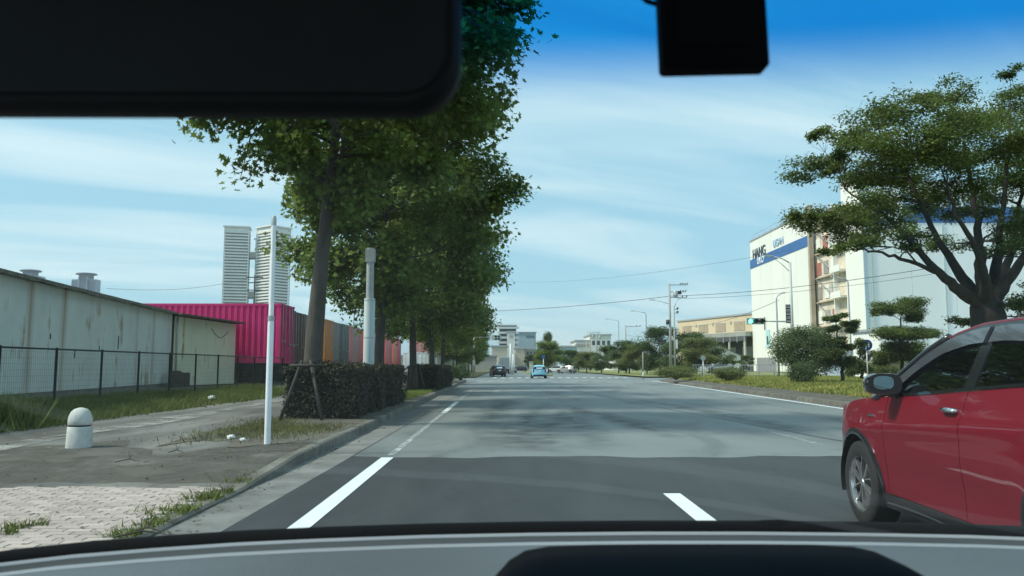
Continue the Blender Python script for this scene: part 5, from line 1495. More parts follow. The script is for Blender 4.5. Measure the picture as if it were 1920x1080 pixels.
# box truck
c = G(943, 700.5)
bt = thing('box_truck', 'white box truck beyond the black car on the left', 'truck', (c.x,c.y,0), R(6))
MB().boxm((-1.05,-2.6,.95),(1.05,1.5,3.1)).build('cargo_box', M_WHT, bt)
MB().prism([(1.6,.5),(3.2,.5),(3.25,1.4),(2.9,2.3),(1.6,2.35)],-.95,.95,lambda u,v,h:(h,u,v)).build('cab', M_WHT, bt)
MB().boxm((-.95,-2.62,.55),(.95,1.55,.9)).build('chassis', M_CARTRIM, bt)
MB().boxm((-.9,-2.63,1.0),(-.02,-2.605,3.0)).build('rear_door', M_SLV, bt); MB().boxm((.02,-2.63,1.0),(.9,-2.605,3.0)).build('rear_door', M_SLV, bt)
wme = MB().lathe([(0,-.1),(.38,-.12),(.4,-.09),(.4,.09),(.38,.12),(0,.1)],20,'X').mesh('wheel', M_RUBBER, True)
for x_ in (-.85,.85):
    for y_ in (-1.7,2.4): link('wheel', wme, bt, (x_,y_,.4))
for s_ in (-.8,.8): MB().boxm((s_-.12,-2.65,.6),(s_+.12,-2.621,.75)).build('tail_light', M_TAIL, bt)

# ================================================================== RIGHT SIDE AND FAR BUILDINGS
M_WALLW = mat('warehouse_white', (0.80,0.80,0.76), .65, var=.05, scale=.12, stretch=(1,1,.3))
M_WALLC = mat('warehouse_white_shaded', (0.80,0.83,0.83), .65, var=.05, scale=.12, stretch=(1,1,.3))  # second white: cool cast of the shaded face put into the colour
M_BAND = mat('blue_band', (0.045,0.14,0.36), .55, var=.12, scale=.3)
M_BEIGE = mat('stair_beige', (0.66,0.58,0.47), .8, var=.25, scale=.35)
M_BROWN = mat('stair_pipe', (0.44,0.37,0.29), .7, var=.2, scale=.5)
M_DKLET = mat('dark_letters', (0.05,0.08,0.11), .6, var=0)
M_WLET = mat('white_letters', (0.85,0.88,0.9), .6, var=0)
M_PINKW = mat('red_door', (0.42,0.16,0.13), .6, var=.15, scale=1)
M_WIN = mat('window_dark', (0.05,0.06,0.07), .2, var=.2, scale=.3)
# corner C nearest us; left face runs back along +y, right face runs right
CX, CY = 56.0, 122.5; HW = 29.8; FL = 57.0
wh_ = thing('warehouse', 'huge white cold-store warehouse with blue sign band and stair tower', 'warehouse', (CX,CY,0))
# left face (faces the road, -x): wall panels between the stair recess and far end
ST0, ST1 = 6.5, 21.5           # stair recess along y
k = 0
y_ = ST1
while y_ < FL-.5:
    y1 = min(y_+7.1, FL); MB().boxm((0,y_+.03,.3),(.6,y1-.03,HW)).build('wall_panel', M_WALLW, wh_); y_ = y1
MB().boxm((0,0,.3),(.6,ST0,HW+.6)).build('wall_panel', M_WALLW, wh_)
# right face (faces us, -y)
x_ = .62
while x_ < 70:
    x1 = x_+6.9; MB().boxm((x_+.02,.05,.3),(x1-.02,.6,HW+.6)).build('wall_panel', M_WALLC, wh_); x_ = x1
MB().boxm((2.62,.61,.3),(71,FL-.5,HW-.6)).build('core', M_WALLC, wh_)
MB().boxm((-.15,ST1,HW+.01),(.8,FL+.15,HW+.30)).build('parapet_cap', M_STEEL, wh_)
MB().boxm((-.15,-.15,HW+.61),(71,.8,HW+.9)).build('parapet_cap', M_STEEL, wh_)
for k in range(9): MB().cyl((.3,ST1+2+k*4,HW+.3),(.3,ST1+2+k*4,HW+1.4),.05,.05,6).build('rail_post', M_STEEL, wh_, True)
MB().cyl((.3,ST1+2,HW+1.38),(.3,ST1+34,HW+1.38),.04,.04,6).build('roof_rail', M_STEEL, wh_, True)
MB().boxm((2,4,HW),(9,12,HW+3.2)).build('roof_plant', M_WALLW, wh_)
# blue bands
MB().boxm((-.08,ST1-.2,23.6),(-.004,FL+.05,25.6)).build('sign_band', M_BAND, wh_)
MB().boxm((2.0,-.04,23.9),(70,.046,26.4)).build('sign_band', M_BAND, wh_)
for k in range(8): MB().boxm((8.5+k*8.4,-.07,23.9),(8.6+k*8.4,-.045,26.4)).build('band_joint', M_DKLET, wh_)
def letters(txt, size, m, loc, rot, par):
    me = text_mesh(txt, size, .06); me.materials.append(m)
    o = link('lettering', me, par, loc); o.rotation_euler = rot; return o
letters('UISAN', 3.6, M_WLET, (13.2,-.13,27.3), (math.pi/2,0,0), wh_)
MB().boxm((6.6,-.05,26.42),(22.5,.045,28.6)).build('sign_board', mat('sign_pale_blue', (.30,.44,.62), .6, var=.1), wh_)
MB().prism([(2.6,24.2),(6.2,24.2),(6.9,26.2),(5.0,27.6),(4.0,25.9)],-.12,-.05,lambda u,v,h:(u,h,v)).build('emblem', M_WLET, wh_)
letters('HANG', 3.1, M_DKLET, (-.12,FL-6.6,26.5), (math.pi/2,0,-math.pi/2), wh_)
letters('UKO', 2.1, M_WLET, (-.14,FL-7.6,24.6), (math.pi/2,0,-math.pi/2), wh_)
letters('UISAN', 2.2, mat('pale_letters',(.35,.5,.66),.6,var=0), (-.12,FL-19,26.8), (math.pi/2,0,-math.pi/2), wh_)
# stair tower in the recess
MB().boxm((.9,ST0+.02,.3),(1.3,ST1-.02,HW-1)).build('stair_back_wall', M_BEIGE, wh_)
MB().boxm((.05,ST0+5.0,.3),(.89,ST0+5.3,HW-.5)).build('stair_fin', M_WALLW, wh_)
MB().boxm((-.5,ST1-1.0,.3),(.3,ST1-.25,HW+1.2)).build('pipe_duct', M_BROWN, wh_)
for k in range(6):
    z = 4.0+k*4.4
    MB().boxm((-.7,ST0+1.0,z),(.89,ST0+4.9,z+.35)).build('landing', M_WALLW, wh_)
    MB().boxm((-.7,ST0+1.0,z+.36),(-.62,ST0+4.9,z+1.1)).build('landing_rail', M_WALLW, wh_)
    for j in range(3):
        MB().boxm((.78,ST0+6.0+j*3.1,z+.6),(.895,ST0+7.9+j*3.1,z+2.9)).build('window', M_PINKW if (k+j) % 4 == 1 else (M_WALLW if (k+j) % 3 == 0 else mat('stair_window',(.34,.32,.29),.4,var=.2,scale=.3)), wh_)
    MB().boxm((.35,ST0+5.4,z-.1),(.89,ST1-1.1,z+.12)).build('stair_deck', M_BROWN, wh_)
    MB().add([(.4,ST0+5.6,z+.12),(.75,ST0+5.6,z+.12),(.75,ST1-1.4,z+4.27),(.4,ST1-1.4,z+4.27),(.4,ST0+5.6,z+.3),(.75,ST0+5.6,z+.3),(.75,ST1-1.4,z+4.29),(.4,ST1-1.4,z+4.29)],[(0,3,2,1),(4,5,6,7),(0,1,5,4),(3,0,4,7),(1,2,6,5),(2,3,7,6)]).build('stair_flight', M_STEEL, wh_)
for xq in (1.2,12.6,20.5,29,40,52): MB().boxm((xq,-.14,.3),(xq+.22,.048,23.88)).build('downpipe', mat('pipe_blue_grey',(.45,.53,.56),.6,var=.1), wh_)
MB().boxm((-.02,-.12,.3),(.5,-.002,HW+.58)).build('corner_trim', mat('corner_trim',(.40,.52,.60),.6,var=.08), wh_)
# small wall things near the ground
MB().boxm((-.25,45,5.5),(-.002,47.2,9.2)).build('wall_sign', mat('wall_sign',(.45,.70,.74),.5,var=.1), wh_)
MB().boxm((-.26,45.6,6.0),(-.252,46.6,7.8)).build('sign_figure', M_DKLET, wh_)
MB().cyl((-.3,47.5,9.2),(-.3,47.5,12.0),.12,.12,8).build('lamp_post', M_DKLET, wh_, True)

# low white block by the gate house (behind the pruned pines)
c = P(1640,700,75)
gb = thing('gate_house', 'low pale gate house block behind the three-layer pruned pine', 'building', (c.x,75,.3))
MB().boxm((.7,0,0),(5.4,6,4.4)).build('wall', M_WALLW, gb); MB().boxm((.5,-.3,4.4),(5.7,6.3,4.65)).build('roof', M_STEEL, gb)
for k in range(2): MB().boxm((1.3+k*2.0,-.04,1.2),(2.5+k*2.0,-.002,2.6)).build('window', M_WIN, gb)
c = P(1562,700,95)
gh = thing('guard_booth', 'small grey guard booth with railing under the slender pine', 'booth', (c.x,92,.3))
MB().boxm((-2.5,0,0),(2.5,3,2.6)).build('wall', M_WALLC, gh); MB().boxm((-3.2,-.6,2.6),(3.2,3.4,2.85)).build('roof', M_STEEL, gh)
for k in range(4): MB().boxm((-2.2+k*1.15,-.03,1.0),(-1.3+k*1.15,-.002,2.1)).build('window', M_WIN, gh)

# beige building with loading canopy
bz = thing('beige_building', 'long beige industrial building with dark loading canopy left of the warehouse', 'building', (57.5,186,0), math.atan2(29,-9.5)-math.pi/2)
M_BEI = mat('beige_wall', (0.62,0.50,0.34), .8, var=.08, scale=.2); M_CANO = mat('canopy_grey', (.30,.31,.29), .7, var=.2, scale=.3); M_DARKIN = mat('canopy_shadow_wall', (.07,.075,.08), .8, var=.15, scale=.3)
LB = 33.0
# local: +y runs along the front back to the left, -x side faces the road
MB().boxm((0,-4,.2),(18,LB,13.6)).build('wall', M_BEI, bz)
MB().boxm((-.25,-4.2,13.6),(18.3,LB+.2,14.0)).build('roof', M_STEEL, bz)
for k in range(4):
    MB().boxm((-.06,2+k*8.0,9.9),(-.003,6.5+k*8.0,12.2)).build('window_frame', M_CANO, bz)
    for j in range(3): MB().boxm((-.09,2.2+k*8.0+j*1.42,10.1),(-.062,3.5+k*8.0+j*1.42,12.0)).build('window', mat('beige_louvre',(.40,.31,.21),.7,var=.15,scale=.5), bz)
for k in range(4): MB().boxm((-.05,-.5+k*7.9,11.6),(-.003,.2+k*7.9,12.4)).build('vent', M_CANO, bz)
MB().boxm((-5,-5.3,8.3),(-.1,LB-4,9.3)).build('canopy', M_CANO, bz)
MB().boxm((-5.1,-5.3,7.2),(-4.8,LB-4,8.29)).build('canopy_fascia', M_DARKIN, bz)
for k in range(12): MB().boxm((-5.25,-5.1+k*2.8,6.9),(-5.11,-4.9+k*2.8,8.2)).build('fascia_bracket', M_STEEL, bz)
MB().boxm((-.6,-3.9,.2),(-.1,LB-4.5,8.2)).build('bay_wall', M_DARKIN, bz)
for k in range(6): MB().boxm((-4.9,-4.6+k*6,.2),(-4.5,-4.2+k*6,7.15)).build('column', mat('column_pale',(.5,.5,.45),.7,var=.1), bz)
for k in range(4): MB().boxm((-.66,-2+k*7.2,1.4),(-.61,2.5+k*7.2,6)).build('shutter', M_CANO, bz)
hs = thing('yard_office', 'little white pitched-roof office under the loading canopy', 'building', (P(1350,690,150).x,150,.2))
MB().prism([(-4,0),(4,0),(4,3.2),(0,5.0),(-4,3.2)],0,6,lambda u,v,h:(u,h,v)).build('wall', M_WALLC, hs)
MB().add([(-4.4,-.3,3.1),(0,-.3,5.1),(0,6.3,5.1),(-4.4,6.3,3.1)],[(0,1,2,3)]).build('roof', M_STEEL, hs); MB().add([(4.4,-.3,3.1),(0,-.3,5.101),(0,6.3,5.101),(4.4,6.3,3.1)],[(0,3,2,1)]).build('roof', M_STEEL, hs)
for k in range(3): MB().boxm((-2.6+k*1.9,-.05,1.0),(-1.3+k*1.9,-.002,2.4)).build('window', M_WIN, hs)
# yard railing
yr_ = thing('yard_railing', 'low pale railing along the yard behind the clipped bush', 'railing', (P(1300,700,88).x,88,.3))
for k in range(44): MB().boxm((k*.32-.02,-.02,0),(k*.32+.02,.02,1.15)).build('baluster', M_STEEL, yr_)
MB().boxm((-.1,-.03,1.15),(14,.03,1.22)).build('rail', M_STEEL, yr_); 
yw = thing('pale_gate_board', 'pale pinkish board on posts at the warehouse gate', 'sign board', (P(1438,700,90).x,90,.3))
MB().boxm((-1.1,-.05,.4),(1.1,.05,2.0)).build('board', mat('board_pink',(.62,.55,.48),.7,var=.1), yw)
for s_ in (-.9,.9): MB().boxm((s_-.05,.051,0),(s_+.05,.12,1.9)).build('leg', M_STEEL, yw)

# ---- utility poles
M_UP = mat('concrete_pole', (.36,.36,.34), .85, var=.12, scale=1.5)
M_INS = mat('insulator', (.05,.05,.055), .4, var=0)
def utility(label, px, d, ytop, arms, tr=True, r0=.19, lamp=None, name='utility_pole', group=None):
    c = P(px,690,d); t = thing(name, label, 'utility pole', (c.x,d,.2), 0, group)
    zt = P(px,ytop,d).z-.2
    MB().cyl((0,0,0),(0,0,zt),r0,r0*.62,10).build('shaft', M_UP, t, True)
    for (dz, x0, x1, n) in arms:
        a = MB().boxm((x0,-.05,zt-dz-.05),(x1,.05,zt-dz+.05)).build('cross_arm', M_STEEL, t)
        for k in range(n):
            xq = lerp(x0 if abs(x0) > abs(x1) else x1, (x0+x1)/2, k/max(n,1)*.95)
            MB().lathe([(.05,0),(.09,.05),(.05,.1),(.09,.15),(.03,.22)],8,'Z',(xq,0,zt-dz+.05)).build('insulator', M_INS, a, True)
    if tr:
        MB().lathe([(0,0),(.28,0),(.30,.05),(.30,.75),(.25,.82),(0,.84)],14,'Z',(.75,-.1,zt-1.75)).build('transformer', M_STEEL, t, True, sharp=40)
    return t, zt
u1, z1 = utility('tall concrete utility pole with right-hand cross-arms and insulators', 1258, 100, 532, [(.15,-.1,2.3,4),(1.05,-.1,2.1,3),(1.75,-.1,2.2,2)])
MB().boxm((.7,-.2,z1-1.35),(1.5,.2,z1-.95)).build('switch_box', M_INS, u1)
MB().lathe([(0,0),(.22,0),(.22,.6),(0,.62)],10,'Z',(-.3,0,z1-5.2)).build('cable_box', M_INS, u1, True)
MB().tube([(0,0,z1-2.6),(-.9,0,z1-2.35),(-1.9,0,z1-2.1)],[.04,.035,.03],6).build('lamp_arm', M_STEEL, u1, True)
MB().box((-2.2,0,z1-2.08),(.7,.2,.1)).build('lamp_head', M_STEEL, u1)
u2, z2 = utility('thinner pale pole close beside the tall utility pole', 1266, 97, 575, [(.35,-.05,.5,2),(.8,-.05,.5,2)], tr=False, r0=.12)
MB().tube([(0,0,z2-.2),(.3,0,z2+.6),(.9,0,z2+1.2)],[.05,.04,.03],6).build('lamp_arm', M_STEEL, u2, True)
MB().boxm((.1,-.12,3.3),(.36,.05,4.4)).build('meter_box', M_WALLW, u2)
utility('dark signal-like pole with right arm in the far tree row', 1174, 140, 610, [(.2,-.1,2.6,2)], tr=False, r0=.17, group='far poles')
utility('far utility pole before the white buildings, left of a pair', 1107, 210, 622, [(.3,-.8,1.2,2),(1.2,-.8,1.2,2)], group='far poles')
utility('far utility pole before the white buildings, right of a pair', 1119, 190, 622, [(.3,-.8,.8,2)], group='far poles')
utility('distant utility pole above the office among trees', 1240, 190, 610, [(.2,-.1,2.2,2)], group='far poles')
utility('short distant pole at the island end', 1100, 260, 640, [(.3,-.9,.9,2)], tr=False, group='far poles')

def street_lamp(label, px, d, ytop, arm, two=False, base=690):
    c = P(px,base,d); t = thing('street_lamp', label, 'street lamp', (c.x,d,.2), 0, 'street lamps along the right side')
    zt = P(px,ytop,d).z-.2
    MB().tube([(0,0,0),(0,0,zt*.5),(0,0,zt-.35),(arm*.12,0,zt-.1),(arm,0,zt+.15)],[.10,.08,.06,.05,.035],8).build('mast', M_STEEL, t, True)
    MB().box((arm*1.18,0,zt+.16),(abs(arm)*.4,.2,.10)).build('lamp_head', M_SIG, t)
    return t
street_lamp('street lamp with left-hand arm rising over the light olive verge tree', 1213, 120, 585, -1.7)
street_lamp('far street lamp before the white buildings', 1161, 170, 600, -2.0)
street_lamp('thin street lamp standing against the warehouse corner', 1597, 70, 522, -1.1)
street_lamp('short lamp on the slim pole left of the signal mast', 1460, 62, 553, .5)

# signal mast on the right with lit green
M_GREEN = mat('signal_green', (.05,.6,.45), .3, var=0, emis=(.08,1.0,.72,5.0))
c = P(1488,690,55)
sm_ = thing('traffic_signal', 'grey signal mast with long arm holding the lit green horizontal traffic light', 'traffic light', (c.x,55,.3))
zt = P(1488,492,55).z-.3
MB().cyl((0,0,0),(0,0,zt),.13,.09,12).build('mast', M_SIG, sm_, True)
MB().tube([(0,0,zt-.05),(-.5,0,zt+.25),(-1.25,0,zt+.45)],[.05,.04,.03],6).build('lamp_arm', M_SIG, sm_, True)
MB().tube([(0,0,zt-.7),(-.6,0,zt-.1),(-1.25,0,zt+.40)],[.03,.025,.02],6).build('arm_brace', M_SIG, sm_, True)
MB().box((-1.5,0,zt+.46),(.6,.2,.09)).build('lamp_head', M_SIG, sm_)
za = P(1488,603,55).z-.3
MB().tube([(0,0,za),(-1.2,0,za+.02),(-2.2,0,za+.04)],[.055,.05,.045],8).build('signal_arm', M_SIG, sm_, True)
hx = P(1417,603,55).x-c.x
h_ = sig_head(sm_, hx, 0, za+.03, lit=M_GREEN)
zb0, zb1 = P(1482,606,55).z-.3, P(1482,571,55).z-.3
bn = MB().boxm((-.42,-.05,zb0),(-.10,-.01,zb1)).build('banner', M_BLACKP, sm_)
bw = mat('banner_white',(.75,.78,.82),.6,var=0)
for k in range(5):
    z = lerp(zb0+.08,zb1-.22,k/4); q = MB(); q.boxm((-.38,-.062,z),(-.14,-.052,z+.035)); q.boxm((-.36,-.062,z+.07),(-.33,-.052,z+.15)); q.boxm((-.20,-.062,z+.06),(-.17,-.052,z+.15)); q.boxm((-.30,-.062,z+.11),(-.22,-.052,z+.135)); q.build('banner_glyph', bw, bn)
# slim pole with horizontal arm left of it
# blue round cycle and foot sign
c = P(1628,722,46)
bs = thing('round_sign', 'round blue path sign on a slim white post among the pines', 'sign', (c.x,46,.38))
MB().cyl((0,0,0),(0,0,2.35),.035,.035,8).build('post', M_WPOLE, bs, True)
q = MB(); q.tube([(0,-.05,2.15),(0,-.065,2.15)],[.32,.32],24); q.build('disc', mat('sign_blue',(.03,.11,.34),.4,var=.05), bs)
f = MB(); f.tube([(-.08,-.068,2.25),(-.08,-.074,2.25)],[.05,.05],10); f.boxm((-.13,-.074,2.02),(-.03,-.068,2.19)); f.boxm((-.12,-.074,1.90),(-.09,-.068,2.02)); f.boxm((-.07,-.074,1.90),(-.04,-.068,2.02)); f.tube([(.10,-.068,2.28),(.10,-.074,2.28)],[.035,.035],10); f.boxm((.06,-.074,2.12),(.14,-.068,2.23)); f.boxm((.06,-.074,2.02),(.09,-.068,2.12)); f.boxm((.11,-.074,2.02),(.14,-.068,2.12)); f.build('walker_symbol', M_WLET, bs)
# small round sign on white post by the bush and a thin white marker post
c = P(1319,712,62)
rs = thing('small_sign', 'small pale sign on a post between the two clipped bushes', 'sign', (c.x,62,.36))
MB().cyl((0,0,0),(0,0,1.6),.035,.035,8).build('post', M_WPOLE, rs, True); q = MB(); q.tube([(0,-.04,1.6),(0,-.055,1.6)],[.2,.2],18); q.build('disc', mat('sign_pale',(.35,.42,.44),.5,var=.05), rs)
c = P(1206,711,75)
mp_ = thing('marker_post', 'pale post at the start of the median grass', 'post', (c.x,75,.1))
MB().cyl((0,0,0),(0,0,2.6),.05,.045,8).build('shaft', M_UP, mp_, True); MB().lathe([(.075,.35),(.075,.7)],10).build('band', M_WLET, mp_, True)
c = P(1019,700,120)
kl = thing('keep_left_post', 'slim white post with board on the island nose', 'post', (c.x,120,.02))
MB().cyl((0,0,0),(0,0,3.0),.06,.06,8).build('shaft', M_WLET, kl, True); MB().boxm((-.25,-.1,2.5),(.25,-.061,3.0)).build('board', mat('sign_blue',(.03,.11,.34),.4), kl)
c = P(996,700,130)
ls = thing('barrier_post', 'pale striped barrier post left of the round island tree', 'post', (c.x,130,.02))
MB().boxm((-.3,-.2,0),(.3,.2,2.2)).build('shaft', mat('cream_post',(.6,.56,.45),.7,var=.1), ls); MB().boxm((-.5,-.3,2.2),(.5,.3,2.5)).build('cap', M_BLACKP, ls)
for i, px in enumerate((957,962)):
    c = P(px,700,135); pp = thing('white_post', ('left','right')[i]+' of two white posts beyond the box truck', 'post', (c.x,135,.02))
    MB().cyl((0,0,0),(0,0,(5.2,3.4)[i]),.14,.12,8).build('shaft', M_WLET, pp, True); MB().boxm((-.2,-.2,0),(.2,.2,.25)).build('foot', M_CONC, pp)
isl = MB().prism([(4.2,112),(6.5,112),(7.6,190),(3.4,190)],0,.14,lambda u,v,h:(u,v,h)); struct('traffic_island', isl, M_VERGE)

# overhead wires
def wire(label, a, b, sag, r_=.03):
    pl = [lerp(a,b,i/28)+Vector((0,0,-sag*4*(i/28)*(1-i/28))) for i in range(29)]
    tag(MB().tube(pl, r_, 5).build('overhead_wire', M_INS), label, 'wire')
wp1 = P(1258,555,100)
wire('dark overhead wire crossing the road from the trees to the tall utility pole', P(900,584,118), wp1, .3, .035)
wire('dark overhead wire from the tall utility pole towards the spreading tree', wp1, P(1760,500,70), .5, .03)
wire('second thinner wire below it running to the spreading tree', P(1268,560,100), P(1760,512,72), .5, .02)
wire('sagging wire from the slim lamp pole back to the beige building roof', P(1460,563,62), P(1285,612,120), .6, .02)
wire('thin wire linking the far poles above the verge trees', P(1174,628,140), P(1240,630,150), .3, .02)
wire('faint high wire slanting up to the right behind the trees', P(945,527,150), P(1480,470,60), 1.0, .012)

# ---- far buildings straight ahead
M_STRW = mat('stripe_white',(.60,.63,.64),.6,var=.05,scale=.1); M_STRD = mat('stripe_dark',(.06,.08,.10),.4,var=.1,scale=.1)
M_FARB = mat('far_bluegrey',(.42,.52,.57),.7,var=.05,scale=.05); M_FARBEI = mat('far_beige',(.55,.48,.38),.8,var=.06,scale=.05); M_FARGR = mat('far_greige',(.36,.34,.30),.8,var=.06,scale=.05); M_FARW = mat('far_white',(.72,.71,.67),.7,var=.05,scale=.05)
def fb(name, label, px0, px1, ytop, d, depth, m, roof=M_STEEL):
    a, b = P(px0,690,d), P(px1,690,d); zt = P(px0,ytop,d).z
    t = thing(name, label, 'building', (a.x,d,0)); wdt = b.x-a.x
    MB().boxm((0,0,0),(wdt,depth,zt)).build('wall', m, t); MB().boxm((-.4,-.4,zt),(wdt+.4,depth+.4,zt+.6)).build('roof', roof, t)
    return t, wdt, zt
def sign_marks(par, x0, x1, z, h, n, m):
    # lettering too far away to read: short upright and level strokes
    pw = (x1-x0)/n
    for k in range(n):
        q = MB(); xa = x0+k*pw
        q.boxm((xa,-.14,z),(xa+pw*.2,-.05,z+h)); q.boxm((xa+pw*.2,-.14,z+(h*.4 if k % 2 else h*.78)),(xa+pw*.7,-.05,z+(h*.62 if k % 2 else h)))
        q.build('letter', m, par)
t, wd, zt = fb('striped_building','far dark building ringed by white balcony stripes behind the signal',936,968,611,420,30,M_STRD)
for k in range(10): MB().boxm((-1.0,-1.2,zt-1.6-k*2.6),(wd+1.5,-.02,zt-.5-k*2.6)).build('balcony', M_STRW, t)
t, wd, zt = fb('white_block','far plain white block in front of the striped building',950.5,966,623,400,14,M_FARW)
sign_marks(t, .4*wd/2+.4, wd*.75, zt-2.8, 1.2, 5, M_FARGR)
t, wd, zt = fb('blue_grey_block','far wide blue-grey block with small roof sign',965,1005,624,460,30,M_FARB)
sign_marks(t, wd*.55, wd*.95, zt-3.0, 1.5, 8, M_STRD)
t, wd, zt = fb('beige_block','far low beige block below the blue-grey one',966,984,654,360,20,M_FARBEI)
t, wd, zt = fb('greige_block','far low grey-brown block beside the beige one',984.3,1004,655,362,20,M_FARGR)
for k in range(3):
    for j in range(3): MB().boxm((.8+j*1.5,-.06,2+k*2.4),(1.8+j*1.5,-.002,3.4+k*2.4)).build('window', M_WIN, t)
t, wd, zt = fb('cream_block','far cream slope-sided block under the signal arm',922,951,650,350,20,M_FARBEI)
for j in range(3): MB().boxm((1+j*2,-.06,2.5),(2.2+j*2,-.002,5.5)).build('window', M_WIN, t)
t, wd, zt = fb('white_factory','far white factory block behind the pair of poles',1107,1146,629,330,25,M_FARW)
for j in range(4): MB().boxm((.8+j*2.1,-.06,zt-4),(2.0+j*2.1,-.002,zt-2.2)).build('window', M_STRD, t)
t, wd, zt = fb('white_factory_low','far stepped white factory wing left of the factory block',1080,1107,640,332,25,M_FARW)
for k in range(4): MB().boxm((-.3,-.5,zt-2-k*3),(wd+.2,-.02,zt-1.2-k*3)).build('ledge', M_FARGR, t)
fb('pale_shed','far pale grey-blue shed behind the island trees',1052,1082,651,300,20,M_FARB)
fb('pale_hall','far pale hall roof above the verge trees',1150,1290,668,260,25,M_FARW)
fb('far_left_hall','far pale hall behind the white fence',700,930,668,300,20,M_FARGR)
rg = MB()
for k in range(60):
    pass
M_HILL = mat('far_trees',(.06,.085,.06),.95,var=.3,scale=.02)
prof_ = []
for k in range(161):
    x = -1200+k*15; prof_.append((x, 6+3*math.sin(k*.37)+2*math.sin(k*1.13+1)+1.5*math.sin(k*2.9)))
hl = MB(); hl.grid([[Vector((x,700,0)) for x,h in prof_],[Vector((x,708,h*.8)) for x,h in prof_],[Vector((x,730,h)) for x,h in prof_],[Vector((x,800,0)) for x,h in prof_]][::-1])
o = hl.build('tree_belt', M_HILL, None, True); tag(o,'far dark belt of trees along the horizon','trees',kind='stuff')

# ================================================================== THE CAR WE SIT IN
cc_ = thing('camera_car', 'grey dashboard, windscreen and frame of the car the picture is taken from', 'car', (0,0,0))
M_DASH = mat('dash_grey', (0.088,0.10,0.113), .42, var=.06, scale=5, bump=.12, bscale=300)
M_DASHEDGE = mat('dash_lip', (0.26,0.28,0.31), .38, var=.05, scale=5)
M_GASKET = mat('screen_frit', (.005,.005,.006), .8, var=0, spec=.08)
M_HOOD = mat('binnacle_black', (.005,.005,.006), .85, var=.1, scale=20, spec=.05)
M_STRIP = mat('dash_vent_strip', (.045,.052,.058), .6, var=.05, scale=9)
ZD = 1.055
edge_px = [(-260,1075),(-120,1058),(0,1040),(150,1023),(300,1011),(450,1001),(600,994),(800,987),(1000,983),(1200,981),(1400,981),(1600,983),(1800,987),(1960,993),(2120,1001),(2300,1014)]
edge_w = [G(px,py+14,ZD) for px,py in edge_px]      # foot of the windscreen at dash height
def shift(pts, dy, dz): return [Vector((p.x*(1+dy*.10), p.y+dy, p.z+dz)) for p in pts]
# black frit and seal at the foot of the glass
MB().grid([shift(edge_w,.030,.007),shift(edge_w,.012,.008),shift(edge_w,-.006,.002),shift(edge_w,-.010,-.02)]).build('screen_seal', M_GASKET, cc_, True)
MB().grid([shift(edge_w,.16,-.05),shift(edge_w,.031,.005)]).build('cowl', M_GASKET, cc_, True)
# wiper hump
wpx = [(1330,986),(1370,983),(1400,979),(1430,975),(1460,974),(1490,977),(1520,981),(1560,986)]
wt_ = [P(px,py,1.03) for px,py in wpx]
MB().grid([[Vector((p.x,p.y+.03,p.z-.012)) for p in wt_],wt_,[Vector((p.x,p.y-.012,p.z-.006)) for p in wt_],[Vector((p.x,p.y-.02,1.04)) for p in wt_]]).build('wiper_hump', M_GASKET, cc_, True)
# dash top: raised lip, trough, then the top surface falling towards us
MB().grid([shift(edge_w,-.008,-.012),shift(edge_w,-.011,.001),shift(edge_w,-.016,.002),shift(edge_w,-.020,-.001)]).build('dash_lip', M_DASHEDGE, cc_, True)
MB().grid([shift(edge_w,-.020,-.0012),shift(edge_w,-.026,-.006),shift(edge_w,-.046,-.007)]).build('vent_strip', M_STRIP, cc_, True)
MB().grid([shift(edge_w,-.046,-.0072),shift(edge_w,-.049,-.002),shift(edge_w,-.055,-.0012),shift(edge_w,-.062,-.003)]).build('dash_ridge', M_DASHEDGE, cc_, True)
MB().grid([shift(edge_w,-.062,-.0032),shift(edge_w,-.075,-.004),shift(edge_w,-.12,-.003),shift(edge_w,-.2,-.006),shift(edge_w,-.30,-.012),shift(edge_w,-.40,-.035),shift(edge_w,-.44,-.10),shift(edge_w,-.45,-.30)]).build('dashboard', M_DASH, cc_, True)
# instrument binnacle
yb0, yb1 = .50, .66
def bp_(px,py,y): return P(px,py,y)
top_ = [(905,1110),(930,1078),(955,1050),(985,1032),(1030,1024),(1120,1021),(1320,1020),(1520,1021),(1600,1025),(1640,1034),(1672,1052),(1700,1078),(1730,1112)]
r0_ = [P(px,py,yb1) for px,py in top_]; mid = [p+Vector((0,-.05,.001)) for p in r0_]
cx_ = sum(p.x for p in r0_)/len(r0_)
fr_ = [Vector((cx_+(p.x-cx_)*.97, yb0, p.z-.012)) for p in r0_]
bk_ = [Vector((cx_+(p.x-cx_)*1.03, yb1+.012, p.z-.012)) for p in r0_]; bl_ = [Vector((p.x,p.y+.01,.95)) for p in bk_]
MB().grid([bl_,bk_,r0_,mid,fr_,[Vector((p.x,p.y+.03,.95)) for p in fr_]]).build('instrument_hood', M_HOOD, cc_, True)
MB().boxm((-.74,-1.2,.30),(.74,1.0,.34)).build('floor_pan', M_GASKET, cc_)
MB().boxm((-.74,.98,.30),(.74,1.0,1.0)).build('bulkhead', M_GASKET, cc_)
